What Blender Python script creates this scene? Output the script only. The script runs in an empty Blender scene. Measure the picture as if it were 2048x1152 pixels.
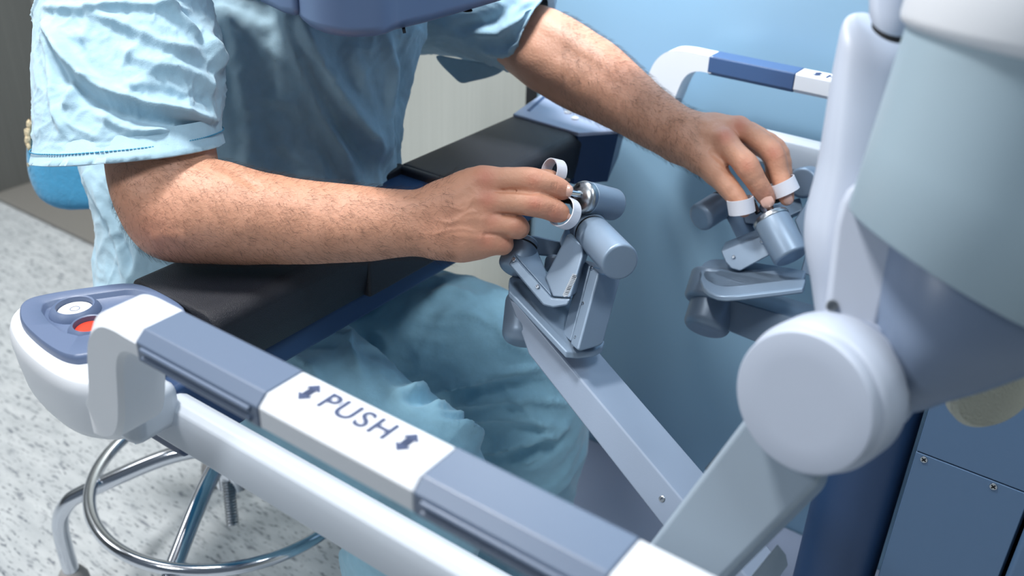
import bpy, bmesh, math, random
import numpy as np
from mathutils import Vector, Matrix, noise
random.seed(4)
SC = bpy.context.scene
COL = SC.collection
V = Vector
# ---------------------------------------------------------------- camera
F = 1900.0
U = V((.8125, .306, -.496)).normalized()
W_ = V((.582, -.381, .718)); W_ = (W_ - U * U.dot(W_)).normalized()
Z_ = U.cross(W_)
CR = V((U.x, W_.x, Z_.x)); CD = V((U.y, W_.y, Z_.y)); CF = V((U.z, W_.z, Z_.z))
CP = V((0, 0, 1.21))
cam = bpy.data.cameras.new('camera'); camo = bpy.data.objects.new('camera', cam); COL.objects.link(camo)
M = Matrix((CR, -CD, -CF)).transposed().to_4x4(); M.translation = CP
camo.matrix_world = M
cam.sensor_width = 36; cam.lens = F / 2048 * 36; cam.clip_start = .02
cam.dof.use_dof = True; cam.dof.focus_distance = .97; cam.dof.aperture_fstop = 4.6
SC.camera = camo
# ---------------------------------------------------------------- light
w = bpy.data.worlds.new('world'); SC.world = w; w.use_nodes = True
w.node_tree.nodes['Background'].inputs[0].default_value = (.58, .70, .86, 1)
w.node_tree.nodes['Background'].inputs[1].default_value = .20
def area(name, loc, aim, size, power, colr, spread=180, sy=None):
    l = bpy.data.lights.new(name, 'AREA'); l.energy = power; l.color = colr; l.size = size; l.spread = math.radians(spread)
    if sy: l.shape = 'RECTANGLE'; l.size_y = sy
    o = bpy.data.objects.new(name, l); COL.objects.link(o); o.location = loc
    o.rotation_euler = (V(aim) - V(loc)).to_track_quat('-Z', 'Y').to_euler(); return o
area('key_lamp', (-1.25, .38, 2.75), (-.85, .6, .8), .32, 60, (1.0, .98, .955))
area('overhead_fill', (.30, .45, 2.5), (-.6, .85, .5), .5, 18, (.88, .95, 1.0))  # added unseen fill from above, brightens trousers and chest
area('floor_fill', (-2.4, .3, 2.7), (-1.7, .7, 0), .6, 6, (1.0, .99, .98))  # added unseen fill aimed down to brighten the floor
area('rim_lamp', (-2.55, -.1, 1.7), (-1.0, .6, .9), .5, 5, (.97, .98, 1.0))
area('side_fill', (-1.25, -1.0, 2.15), (-.85, .8, .8), .35, 15, (.93, .97, 1.0))  # added fill from the camera's left for side faces and chest
area('cabinet_fill', (-.74, 1.02, 1.55), (-.70, 1.33, .85), .18, 8, (.92, .97, 1.0), 150)  # added light close to the cabinet, makes its bright-to-dark gradient
SC.view_settings.view_transform = 'Standard'; SC.view_settings.look = 'None'
SC.view_settings.exposure = 0.0; SC.view_settings.gamma = 1.0; SC.view_settings.use_curve_mapping = False
# ---------------------------------------------------------------- measuring helpers (rays of the survey camera)
def ray(x, y): return (CR * (x - 1024) + CD * (y - 576) + CF * F) / F
def B(x, y, d): return CP + ray(x, y) * d
def BZ(x, y, z): r = ray(x, y); return CP + r * ((z - CP.z) / r.z)
def BY(x, y, Y): r = ray(x, y); return CP + r * (Y / r.y)
def BX(x, y, X): r = ray(x, y); return CP + r * (X / r.x)
def plane3(pts):
    a, b, c = [B(*p) for p in pts]; return a, (b - a).cross(c - a).normalized()
def BP(x, y, pl):
    r = ray(x, y); return CP + r * ((pl[0] - CP).dot(pl[1]) / r.dot(pl[1]))
def proj(p):
    d = p - CP; f = d.dot(CF); return 1024 + F * d.dot(CR) / f, 576 + F * d.dot(CD) / f, f
# ---------------------------------------------------------------- materials
def srgb(c):
    return tuple((x / 12.92 if x <= .04045 else ((x + .055) / 1.055) ** 2.4) for x in [k / 255 for k in c]) + (1,)
def mat(name, c, rough=.5, metal=0, bump=None, spec=.5, var=0, varscale=6, coat=0, sss=0, sheen=0):
    m = bpy.data.materials.new(name); m.use_nodes = True; nt = m.node_tree; b = nt.nodes['Principled BSDF']
    col = srgb(c); b.inputs['Base Color'].default_value = col; b.inputs['Roughness'].default_value = rough
    b.inputs['Metallic'].default_value = metal; b.inputs['Specular IOR Level'].default_value = spec
    b.inputs['Coat Weight'].default_value = coat; b.inputs['Sheen Weight'].default_value = sheen
    if sss: b.inputs['Subsurface Weight'].default_value = sss; b.inputs['Subsurface Radius'].default_value = (.012, .005, .003); b.inputs['Subsurface Scale'].default_value = .6
    tc = nt.nodes.new('ShaderNodeTexCoord')
    if var:
        n = nt.nodes.new('ShaderNodeTexNoise'); n.inputs['Scale'].default_value = varscale; n.inputs['Detail'].default_value = 4
        mx = nt.nodes.new('ShaderNodeMix'); mx.data_type = 'RGBA'
        mx.inputs[6].default_value = tuple(k * (1 - var) for k in col[:3]) + (1,); mx.inputs[7].default_value = tuple(min(1, k * (1 + var)) for k in col[:3]) + (1,)
        nt.links.new(tc.outputs['Object'], n.inputs['Vector']); nt.links.new(n.outputs[0], mx.inputs[0]); nt.links.new(mx.outputs[2], b.inputs['Base Color'])
    if bump:
        last = None
        for (sc, st) in bump:
            n = nt.nodes.new('ShaderNodeTexNoise'); n.inputs['Scale'].default_value = sc; n.inputs['Detail'].default_value = 3
            bp = nt.nodes.new('ShaderNodeBump'); bp.inputs['Strength'].default_value = 1; bp.inputs['Distance'].default_value = st
            nt.links.new(tc.outputs['Object'], n.inputs['Vector']); nt.links.new(n.outputs[0], bp.inputs['Height'])
            if last: nt.links.new(last.outputs[0], bp.inputs['Normal'])
            last = bp
        nt.links.new(last.outputs[0], b.inputs['Normal'])
    return m
MT = {}
MT['white'] = mat('white_plastic', (214, 218, 224), .42, bump=[(900, .00006)])
MT['white2'] = mat('white_arm_plastic', (174, 183, 199), .45)
MT['navygrip'] = mat('blue_grip_plastic', (96, 111, 134), .38, bump=[(1200, .00005)])
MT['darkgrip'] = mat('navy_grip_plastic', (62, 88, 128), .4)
MT['podblue'] = mat('blue_pod_plastic', (92, 108, 138), .45, bump=[(900, .0001)])
MT['pad'] = mat('black_pad_leather', (18, 21, 32), .42, bump=[(1000, .0009), (2400, .0003)])
MT['dark'] = mat('dark_gap', (10, 12, 18), .8)
MT['navybody'] = mat('navy_body', (34, 62, 100), .45, bump=[(900, .0001)])
MT['metal'] = mat('satin_grey_blue', (128, 146, 166), .38, .25, bump=[(1500, .00005)], var=.05, varscale=30)
MT['armsatin'] = mat('satin_arm', (136, 150, 170), .4, .15, bump=[(900, .00004)])
MT['rail'] = mat('rail_plastic', (186, 194, 204), .42)
MT['link'] = mat('grey_arm', (154, 169, 183), .4, .1, bump=[(900, .00004)])
MT['chrome'] = mat('chrome', (205, 210, 218), .13, 1)
MT['steel'] = mat('dull_steel', (170, 175, 180), .3, 1)
MT['strap'] = mat('white_webbing', (228, 228, 236), .9, bump=[(1500, .0003)])
MT['velour'] = mat('teal_velour', (52, 132, 172), .95, bump=[(120, .0012), (900, .0006)], var=.2, varscale=40, sheen=.4)
MT['foam'] = mat('torn_foam', (222, 205, 170), .9, bump=[(400, .002)])
MT['rubber'] = mat('grey_rubber', (150, 150, 150), .7)
MT['red'] = mat('red_button', (214, 66, 44), .4)
MT['button'] = mat('white_button', (232, 234, 238), .4)
MT['ink'] = mat('navy_ink', (52, 66, 100), .6)
MT['decal'] = mat('clear_decal', (236, 238, 243), .3)
MT['panelblue'] = mat('blue_column_panel', (78, 106, 138), .42, bump=[(900, .00006)])
MT['bluecab'] = mat('blue_cabinet', (132, 166, 190), .36, .15, bump=[(3, .002)])
MT['farpanel'] = mat('pale_panel', (170, 180, 204), .35)
MT['basegrey'] = mat('grey_base', (150, 160, 182), .5)
MT['bigcyl'] = mat('grey_green_cylinder', (152, 172, 184), .4)
MT['beige'] = mat('beige_fleece', (190, 190, 176), .95, bump=[(500, .002)])
MT['hood'] = mat('hood_grey_blue', (92, 112, 146), .45)
MT['bracket'] = mat('bracket_grey', (112, 128, 152), .4)
MT['nail'] = mat('nail', (214, 172, 156), .3, coat=.3)
MT['hair'] = mat('dark_hair', (44, 28, 20), .6)
def cloth_mat(name, c):
    m = mat(name, c, .85, bump=[(45, .0007), (130, .0005), (1100, .00022)], var=.10, varscale=90, sheen=.25)
    b = m.node_tree.nodes['Principled BSDF']; b.inputs['Subsurface Weight'].default_value = 0
    return m
MT['scrub'] = cloth_mat('scrub_cotton', (160, 192, 209))
MT['trouser'] = cloth_mat('trouser_cotton', (148, 194, 214))
MT['stitch'] = mat('teal_stitching', (72, 150, 186), .9)
def skin_mat():
    m = mat('skin', (196, 134, 104), .48, bump=[(300, .0005), (1300, .00022)], sss=.12)
    nt = m.node_tree; b = nt.nodes['Principled BSDF']
    a = nt.nodes.new('ShaderNodeAttribute'); a.attribute_name = 'tone'
    n = nt.nodes.new('ShaderNodeTexNoise'); n.inputs['Scale'].default_value = 45; n.inputs['Detail'].default_value = 5
    tc = nt.nodes.new('ShaderNodeTexCoord'); nt.links.new(tc.outputs['Object'], n.inputs[0])
    r = nt.nodes.new('ShaderNodeMix'); r.data_type = 'RGBA'; r.inputs[6].default_value = srgb((192, 138, 110)); r.inputs[7].default_value = srgb((218, 162, 134))
    nt.links.new(n.outputs[0], r.inputs[0])
    r2 = nt.nodes.new('ShaderNodeMix'); r2.data_type = 'RGBA'; r2.inputs[7].default_value = srgb((196, 112, 92))
    nt.links.new(a.outputs['Fac'], r2.inputs[0]); nt.links.new(r.outputs[2], r2.inputs[6]); nt.links.new(r2.outputs[2], b.inputs['Base Color'])
    return m
MT['skin'] = skin_mat()
def floor_mat():
    m = bpy.data.materials.new('flecked_vinyl'); m.use_nodes = True; nt = m.node_tree; b = nt.nodes['Principled BSDF']; b.inputs['Roughness'].default_value = .5
    tc = nt.nodes.new('ShaderNodeTexCoord')
    mp = nt.nodes.new('ShaderNodeMapping'); mp.inputs['Scale'].default_value = (1, 4.0, 1); mp.inputs['Rotation'].default_value = (0, 0, math.radians(-8))
    nt.links.new(tc.outputs['Object'], mp.inputs[0])
    def layer(scale, lo, hi):
        n = nt.nodes.new('ShaderNodeTexNoise'); n.inputs['Scale'].default_value = scale; n.inputs['Detail'].default_value = 2.5; n.inputs['Roughness'].default_value = .6
        nt.links.new(mp.outputs[0], n.inputs[0])
        r = nt.nodes.new('ShaderNodeValToRGB'); r.color_ramp.elements[0].position = lo; r.color_ramp.elements[1].position = hi
        nt.links.new(n.outputs[0], r.inputs[0]); return r
    a = layer(23, .57, .68); c = layer(48, .59, .68); d = layer(9, .3, .7)
    m0 = nt.nodes.new('ShaderNodeMix'); m0.data_type = 'RGBA'; m0.inputs[6].default_value = srgb((178, 184, 188)); m0.inputs[7].default_value = srgb((202, 207, 210)); nt.links.new(d.outputs[0], m0.inputs[0])
    m1 = nt.nodes.new('ShaderNodeMix'); m1.data_type = 'RGBA'; m1.inputs[7].default_value = srgb((128, 134, 142)); nt.links.new(a.outputs[0], m1.inputs[0]); nt.links.new(m0.outputs[2], m1.inputs[6])
    m2 = nt.nodes.new('ShaderNodeMix'); m2.data_type = 'RGBA'; m2.inputs[7].default_value = srgb((80, 88, 100)); nt.links.new(c.outputs[0], m2.inputs[0]); nt.links.new(m1.outputs[2], m2.inputs[6])
    nt.links.new(m2.outputs[2], b.inputs['Base Color']); return m
MT['floor'] = floor_mat()
def steel_wall(name, c1, c2):
    m = mat(name, c1, .42, .55); nt = m.node_tree; b = nt.nodes['Principled BSDF']
    tc = nt.nodes.new('ShaderNodeTexCoord'); mp = nt.nodes.new('ShaderNodeMapping'); mp.inputs['Scale'].default_value = (220, 220, 1.2)
    n = nt.nodes.new('ShaderNodeTexNoise'); n.inputs['Scale'].default_value = 1; n.inputs['Detail'].default_value = 3
    mx = nt.nodes.new('ShaderNodeMix'); mx.data_type = 'RGBA'; mx.inputs[6].default_value = srgb(c1); mx.inputs[7].default_value = srgb(c2)
    nt.links.new(tc.outputs['Object'], mp.inputs[0]); nt.links.new(mp.outputs[0], n.inputs[0]); nt.links.new(n.outputs[0], mx.inputs[0]); nt.links.new(mx.outputs[2], b.inputs['Base Color'])
    return m
MT['wall_dark'] = steel_wall('dark_steel_wall', (112, 114, 114), (134, 136, 134))
MT['wall_light'] = steel_wall('brushed_steel_wall', (186, 190, 184), (208, 210, 204))
MT['plinth'] = mat('grey_plinth', (128, 126, 122), .6, bump=[(300, .0003)])
MT['trim'] = mat('light_trim', (168, 170, 168), .5)
MT['ceiling'] = mat('ceiling_paint', (225, 228, 230), .8)
# ---------------------------------------------------------------- object helpers
def empty(name, loc, label, cat, group=None):
    o = bpy.data.objects.new(name, None); COL.objects.link(o); o.location = loc
    o['label'] = label; o['category'] = cat
    if group: o['group'] = group
    o.empty_display_size = .05; return o
def mk(name, verts, faces, material, parent=None, smooth=True, bevel=0, seg=3, sharp=40, label=None, kind=None):
    me = bpy.data.meshes.new(name); me.from_pydata([tuple(v) for v in verts], [], faces); me.update()
    bm = bmesh.new(); bm.from_mesh(me); bmesh.ops.recalc_face_normals(bm, faces=bm.faces); bm.to_mesh(me); bm.free()
    o = bpy.data.objects.new(name, me); COL.objects.link(o)
    me.materials.append(MT[material] if isinstance(material, str) else material)
    if smooth: me.shade_smooth()
    if bevel:
        b = o.modifiers.new('bevel', 'BEVEL'); b.width = bevel; b.segments = seg; b.limit_method = 'ANGLE'; b.angle_limit = math.radians(28); b.harden_normals = True; b.use_clamp_overlap = True
        me.set_sharp_from_angle(angle=math.radians(179))
    elif smooth and sharp < 180: me.set_sharp_from_angle(angle=math.radians(sharp))
    if parent:
        o.parent = parent; bpy.context.view_layer.update() if False else None
        o.matrix_parent_inverse = Matrix.Translation(-parent_loc(parent))
    if label: o['label'] = label
    if kind: o['kind'] = kind
    return o
def parent_loc(p):
    l = V(p.location)
    while p.parent: l = V((0, 0, 0)); p = p.parent
    return l
def loft(name, rings, material, parent=None, caps=(1, 1), closed=True, **k):
    n = len(rings[0]); vs = [p for r in rings for p in r]; fs = []
    for i in range(len(rings) - 1):
        for j in range(n if closed else n - 1):
            a = i * n + j; b = i * n + (j + 1) % n; fs.append((a, b, b + n, a + n))
    if caps[0]: fs.append(tuple(range(n - 1, -1, -1)))
    if caps[1]: fs.append(tuple(range((len(rings) - 1) * n, len(rings) * n)))
    return mk(name, vs, fs, material, parent, **k)
def basis(d):
    d = d.normalized(); a = V((0, 0, 1)) if abs(d.z) < .9 else V((1, 0, 0)); x = d.cross(a).normalized(); return x, d.cross(x).normalized(), d
def lathe(name, p0, axis, prof, material, parent=None, n=48, caps=(1, 1), **k):
    """prof: (distance along axis, radius)"""
    x, y, d = basis(axis)
    rings = [[p0 + d * t + (x * math.cos(2 * math.pi * j / n) + y * math.sin(2 * math.pi * j / n)) * max(r, 1e-5) for j in range(n)] for t, r in prof]
    return loft(name, rings, material, parent, caps, **k)
def rprof(L, r, e=.004, e0=None):
    """a rounded cylinder profile"""
    e0 = e if e0 is None else e0; P = []
    for i in range(6):
        a = i / 5 * math.pi / 2; P.append((e0 * (1 - math.sin(a)) if False else e0 - e0 * math.cos(math.pi / 2 - a) if False else e0 * (1 - math.sin(a)), r - e0 * (1 - math.cos(math.pi / 2 - a)) if False else r - e0 * (1 - math.cos(a)) if False else r - e0 + e0 * math.sin(a)))
    P = [(e0 * (1 - math.cos(i / 5 * math.pi / 2)), r - e0 + e0 * math.sin(i / 5 * math.pi / 2)) for i in range(6)]
    P += [(L - e + e * math.sin(i / 5 * math.pi / 2), r - e + e * math.cos(i / 5 * math.pi / 2)) for i in range(6)]
    return P
def cyl(name, a, b, r, material, parent=None, e=.003, **k):
    return lathe(name, a, b - a, rprof((b - a).length, r, e), material, parent, **k)
def cpx(name, a, b, rpx, material, parent=None, e=.003, **k):
    A, Bb = B(*a), B(*b); return cyl(name, A, Bb, rpx * (a[2] + b[2]) / 2 / F, material, parent, e, **k)
def prism(name, pts, ext, material, parent=None, bevel=.002, **k):
    n = len(pts); vs = list(pts) + [p + ext for p in pts]
    fs = [tuple(range(n)), tuple(range(2 * n - 1, n - 1, -1))] + [(i, (i + 1) % n, (i + 1) % n + n, i + n) for i in range(n)]
    return mk(name, vs, fs, material, parent, bevel=bevel, **k)
def slab(name, px, pl, ext, material, parent=None, bevel=.002, **k):
    """prism whose front face lies on the plane through three measured points; ext = (dx,dy,dD) in measured units"""
    P = plane3(pl) if not isinstance(pl[0], Vector) else pl
    pts = [BP(x, y, P) for x, y in px]
    x, y, d = proj(pts[0]); e = B(x + ext[0], y + ext[1], d + ext[2]) - pts[0]
    return prism(name, pts, e, material, parent, bevel, **k)
def box(name, lo, hi, material, parent=None, bevel=.002, **k):
    x0, y0, z0 = lo; x1, y1, z1 = hi
    return prism(name, [V((x0, y0, z0)), V((x1, y0, z0)), V((x1, y1, z0)), V((x0, y1, z0))], V((0, 0, z1 - z0)), material, parent, bevel, **k)
def catmull(pts, m=8, closed=False):
    out = []; n = len(pts); rng = n if closed else n - 1
    for i in range(rng):
        g = lambda k: pts[k % n] if closed else pts[max(0, min(n - 1, k))]
        p0, p1, p2, p3 = g(i - 1), g(i), g(i + 1), g(i + 2)
        for j in range(m):
            t = j / m
            out.append(0.5 * ((2 * p1) + (-p0 + p2) * t + (2 * p0 - 5 * p1 + 4 * p2 - p3) * t * t + (-p0 + 3 * p1 - 3 * p2 + p3) * t ** 3))
    if not closed: out.append(pts[-1])
    return out
def tube(name, pts, r, material, parent=None, n=20, m=8, caps=(1, 1), closed=False, **k):
    P = catmull([V(p) for p in pts], m, closed); rings = []; N = len(P); x = None
    for i, p in enumerate(P):
        d = (P[(i + 1) % N] - P[i - 1]) if closed else (P[min(i + 1, N - 1)] - P[max(i - 1, 0)])
        d.normalize()
        if x is None: x = basis(d)[0]
        x = (x - d * x.dot(d)).normalized(); y = d.cross(x)
        rr = r(i / (N - 1)) if callable(r) else r
        rings.append([p + (x * math.cos(2 * math.pi * j / n) + y * math.sin(2 * math.pi * j / n)) * rr for j in range(n)])
    if closed: rings.append(rings[0]); caps = (0, 0)
    return loft(name, rings, material, parent, caps, **k)
def screw(parent, x, y, d, n, r=.0022, name='screw', material='chrome'):
    p = B(x, y, d) if isinstance(d, float) else BP(x, y, d)
    nn = n.normalized() * (1 if n.dot(CP - p) > 0 else -1)
    o = lathe(name, p - nn * .001, nn, [(0, r), (.0014, r), (.0019, r * .75), (.0019, r * .45), (.0010, r * .40), (.0010, 0)], material, parent, n=16, caps=(1, 0), sharp=30)
    return o
# ================================================================ ROOM
def struct(o): o['kind'] = 'structure'; return o
struct(box('floor', (-4.5, -2.0, -.05), (2.2, 1.5, 0), 'floor', bevel=0))
struct(box('baseboard_far', (-2.78, 1.25, 0), (2.2, 1.5, .012), 'plinth', bevel=.003))
struct(box('wall_back', (-2.9, -2.0, 0), (-2.78, 1.5, 2.9), 'wall_dark', bevel=0))
struct(box('trim_1', (-2.785, 1.10, 0), (-2.765, 1.262, 1.6), 'trim', bevel=.003))
struct(box('wall_far', (-2.9, 1.5, 0), (2.2, 1.6, 2.9), 'wall_light', bevel=0))
struct(box('wall_right', (2.2, -2.0, 0), (2.3, 1.6, 2.9), 'wall_light', bevel=0))
# ================================================================ BLUE CABINET BEHIND
cab = empty('equipment_cabinet', (-.3, 1.33, 0), 'tall satin blue equipment cabinet standing behind the far push handle', 'cabinet')
out = [V((-.905, 1.46, 0)), V((-.905, 1.385, 0)), V((-.897, 1.355, 0)), V((-.878, 1.338, 0)), V((-.84, 1.33, 0)), V((.9, 1.33, 0)), V((.9, 1.46, 0))]
prism('front_shell', out, V((0, 0, 2.1)), 'bluecab', cab, bevel=.004)
box('shaded_edge', (-.925, 1.36, 0), (-.9, 1.46, 2.1), 'dark', cab, bevel=.002)  # near-black strip standing in for shade on the cabinet's left edge
# ================================================================ SURGEON CONSOLE
con = empty('surgeon_console', (-.3, .8, 0), 'white and blue surgeon console with black armrest and raised PUSH handles', 'medical console')
box('pedal_base', (-.74, .80, .0125), (.35, 1.328, .036), 'basegrey', con, bevel=.004)
# armrest ------------------------------------------------------------
HA = .75
def zpl(z): return (V((0, 0, z)), V((0, 0, 1)))
# pad: cross-section swept along Y, with the front half slightly bowed and the middle recess cut between two pads
def padring(y, xb, xf, zt, zb, rb=.012, rf=.016):
    P = [V((xb + .006, y, zb)), V((xb, y, zb + .006)), V((xb, y, zt - rb))]
    P += [V((xb + rb - rb * math.cos(a), y, zt - rb + rb * math.sin(a))) for a in [math.radians(k) for k in (20, 45, 70, 90)]]
    P += [V((xb + (xf - xb) * t, y, zt)) for t in (.25, .4, .55, .7, .82)]
    P += [V((xf - rf + rf * math.sin(a), y, zt - rf + rf * math.cos(a))) for a in [math.radians(k) for k in (0, 22, 45, 68, 90)]]
    P += [V((xf - .004, y, zt - .045)), V((xf - .009, y, zb + .004)), V((xf - .014, y, zb))]
    return P
def bow(y): return .012 * math.sin(math.pi * (y - .455) / .65)
def shrink(P, s, c): return [c + (p - c) * s for p in P]
def padpiece(name, y0, y1, e0, e1):
    ys = [y0 + (y1 - y0) * i / 24 for i in range(25)]; R = []
    for i, y in enumerate(ys):
        R.append(padring(y, -.776, -.648 - 0 * bow(y), HA, HA - .072))
    c0 = sum(R[0], V()) / len(R[0]); c1 = sum(R[-1], V()) / len(R[-1])
    A = [[p + V((0, -.004, 0)) for p in shrink(R[0], .93, c0)], [p + V((0, -.0025, 0)) for p in shrink(R[0], .98, c0)]]
    Z = [[p + V((0, .0025, 0)) for p in shrink(R[-1], .98, c1)], [p + V((0, .004, 0)) for p in shrink(R[-1], .93, c1)]]
    return loft(name, A + R + Z, 'pad', con, sharp=60)
padpiece('armrest_pad', .462, .662, 1, 1)
padpiece('armrest_pad', .858, 1.098, 1, 1)
# middle section with the recessed touchpad
box('armrest_rail', (-.776, .664, HA - .072), (-.762, .856, HA), 'pad', con, bevel=.004)
box('armrest_rail', (-.668, .664, HA - .072), (-.650, .856, HA), 'pad', con, bevel=.004)
box('armrest_rail', (-.765, .665, HA - .070), (-.664, .675, HA), 'pad', con, bevel=.004)
box('armrest_rail', (-.765, .845, HA - .070), (-.664, .856, HA), 'pad', con, bevel=.004)
tp = box('touchpad', (-.764, .674, HA - .03), (-.665, .846, HA - .010), 'navybody', con, bevel=.001)
box('armrest_beam', (-.765, .46, HA - .105), (-.665, 1.10, HA - .0725), 'navybody', con, bevel=.006)
box('armrest_beam', (-.70, .385, .645), (-.62, .462, .722), 'navybody', con, bevel=.006)
# pods ----------------------------------------------------------------
def grow(P, d):
    c = sum(P, V()) / len(P); return [p + (p - c).normalized() * d for p in P]
def pod(mir, zt):
    """outline of the near pod on z=zt, mirrored about Y=.782 for the far one"""
    def T(p): return p if not mir else V((p.x, 1.564 - p.y, p.z))
    o = [BZ(x, y, zt) for x, y in [(272, 566), (178, 576), (86, 590), (40, 606), (17, 628), (14, 655), (34, 692), (72, 728), (118, 757), (165, 770), (235, 772), (290, 745), (330, 705), (345, 650), (320, 595)]]
    top = catmull(o, 4, True)
    top = [T(p) for p in top]; c = sum(top, V()) / len(top)
    R = []
    zc = lambda p, z, s: c + (p - c) * s + V((0, 0, z - zt))
    for z, s in [(zt - .066, .78), (zt - .064, .87), (zt - .055, .935), (zt - .035, .975), (zt - .014, 1.0), (zt - .008, .985), (zt - .002, .95), (zt, .925), (zt, .88)]:
        R.append([zc(p, z, s) for p in top])
    shell = loft('pod_shell', R, 'white' if not mir else 'navybody', con, sharp=60)
    # blue control panel with a sunken centre
    q = [BZ(x, y, zt + .008) for x, y in [(268, 566), (180, 574), (90, 588), (50, 600), (38, 618), (44, 645), (74, 676), (110, 701), (140, 712), (172, 711), (250, 690), (320, 650), (372, 622), (330, 588)]]
    q = [T(p) for p in catmull(q, 4, True)]; c2 = sum(q, V()) / len(q)
    rel = lambda s, z: [c2 + (p - c2) * s + V((0, 0, z - (zt + .008))) for p in q]
    ins = catmull([T(BZ(x, y, zt + .006)) for x, y in [(262, 582), (190, 592), (110, 604), (88, 612), (84, 626), (100, 648), (128, 668), (160, 676), (230, 664), (300, 640), (318, 615), (298, 590)]], 1, True)
    P = [rel(1.0, zt - .003), rel(1.0, zt + .004), rel(.99, zt + .007), rel(.97, zt + .0085), rel(.93, zt + .0085)]
    # inner sunken area, resampled by angle so the rings match
    def at_angle(poly, a):
        d = V((math.cos(a), math.sin(a), 0)); best = None
        for i in range(len(poly)):
            p1 = poly[i - 1] - c2; p2 = poly[i] - c2; e = p2 - p1; den = d.x * e.y - d.y * e.x
            if abs(den) < 1e-9: continue
            t = (p1.x * e.y - p1.y * e.x) / den; s = (p1.x * d.y - p1.y * d.x) / den
            if t > 0 and -1e-6 <= s <= 1 + 1e-6: best = t if best is None else max(best, t)
        return best or .02
    inr = []
    for p in q:
        a = math.atan2((p - c2).y, (p - c2).x); inr.append(at_angle(ins, a))
    def inner(s, z): return [V((c2.x, c2.y, z)) + V((math.cos(math.atan2((p - c2).y, (p - c2).x)), math.sin(math.atan2((p - c2).y, (p - c2).x)), 0)) * (t * s) for p, t in zip(q, inr)]
    P += [inner(1.03, zt + .0085), inner(1.0, zt + .0075), inner(.97, zt + .0035), inner(.95, zt + .0028), inner(.5, zt + .0028)]
    pan = loft('control_panel', P, 'podblue' if not mir else 'metal', con, sharp=50)
    return zt + .0028, T, pan
zi, T, pan = pod(False, .742)
def button(px, py, r, cm, pn, T=lambda p: p, mm='podblue'):
    p = T(BZ(px, py, zi))
    lathe('button_collar', p, V((0, 0, 1)), [(0, r * 1.45), (.003, r * 1.38), (.006, r * 1.22), (.0075, r * 1.12), (.0068, r * 1.02), (.003, r), (.0, r)], mm, pn, caps=(0, 0), sharp=50)
    return lathe('push_button', p, V((0, 0, 1)), [(0, r * .96), (.0018, r * .96), (.0026, r * .88), (.0030, r * .5), (.0030, 0)], cm, pn, caps=(1, 0), sharp=50, label={'button': 'round white button', 'red': 'round red stop button'}[cm])
bt = button(151, 623, .0160, 'button', pan)
p = BZ(151, 623, zi)
lathe('power_mark', p, V((0, 0, 1)), [(.0030, .0045), (.0033, .0045), (.0033, .0038), (.0030, .0038)], 'podblue', pan, caps=(0, 0))
button(181, 660, .0135, 'red', pan)
fo = [BZ(x, y, .752) for x, y in [(1025, 229), (1058, 206), (1092, 183), (1170, 168), (1262, 212), (1238, 262), (1157, 268)]]; fc = sum(fo, V()) / 7
FR = [[fc + (p - fc) * k + V((0, 0, dz)) for p in fo] for k, dz in ((.80, -.085), (.86, -.083), (.97, -.02), (.995, -.006), (.995, -.004))]
loft('pod_shell', FR, 'navybody', con, sharp=30)
pan2 = prism('control_panel', [p + V((0, 0, -.005)) for p in fo], V((0, 0, .0065)), 'farpanel', con, bevel=.0025)
for (bx, by) in [tuple(BZ(x, y, .7535).xy) for x, y in ((1098, 196), (1136, 226), (1150, 238))]:
    pt = V((bx, by, .7533)); lathe('indicator_button', pt, V((0, 0, 1)), [(0, .006), (.002, .006), (.003, .005), (.003, 0)], 'button', pan2, caps=(1, 0))
prism('label_slot', [BZ(x, y, .7536) for x, y in ((1054, 221), (1060, 223), (1094, 192), (1089, 190))], V((0, 0, .0006)), 'darkgrip', pan2, bevel=0)
# handles -----------------------------------------------------------------
HY0, HY1, HZ = .309, .349, .85
HZ = .853
SEC = [(HY1 - .0015, HZ), (HY1, HZ - .0015), (HY1, HZ - .022), (HY1 - .005, HZ - .027), (HY0 + .005, HZ - .027), (HY0, HZ - .022), (HY0, HZ - .007), (HY0 + .008, HZ)]
def barseg(name, x0, x1, m, sec=SEC, my=lambda y: y, dz=0, s=1.0, bev=.0015, **k):
    cy = (HY0 + HY1) / 2; cz = HZ - .015
    R = [V((x0, my(cy + (y - cy) * s), cz + (z - cz) * s + dz)) for y, z in sec]
    return prism(name, R, V((x1 - x0, 0, 0)), m, con, bevel=bev, **k)
def handle(my, far=False):
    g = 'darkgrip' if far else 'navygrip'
    for i, (x0, x1, m, s) in enumerate([(-.5305, -.4055, g, 1.03), (-.405, -.2765, 'white', 1.0), (-.276, -.1535, g, 1.03), (-.153, -.02, 'white', 1.0)]):
        if far: x0 -= .004; x1 -= .004
        o = barseg('handle_grip' if m == g else 'handle_segment', x0, x1, m, my=my, s=s, label='blue ribbed grip section' if m == g else None)
        if m == g:
            for zz, yy in ((-.0105, 0), (-.0180, 0)):   # ribs pressed in the grip side
                y = my(HY0 - .0012); rr = .0019
                q = [V((x0 + .007, y, HZ + zz)), V((x1 - .007, y, HZ + zz))]
                tube('grip_rib', q, rr, g, o, n=10, m=2)
            # raised frame round the ribs
            for zz in (-.0085, -.0262):
                pass
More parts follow.
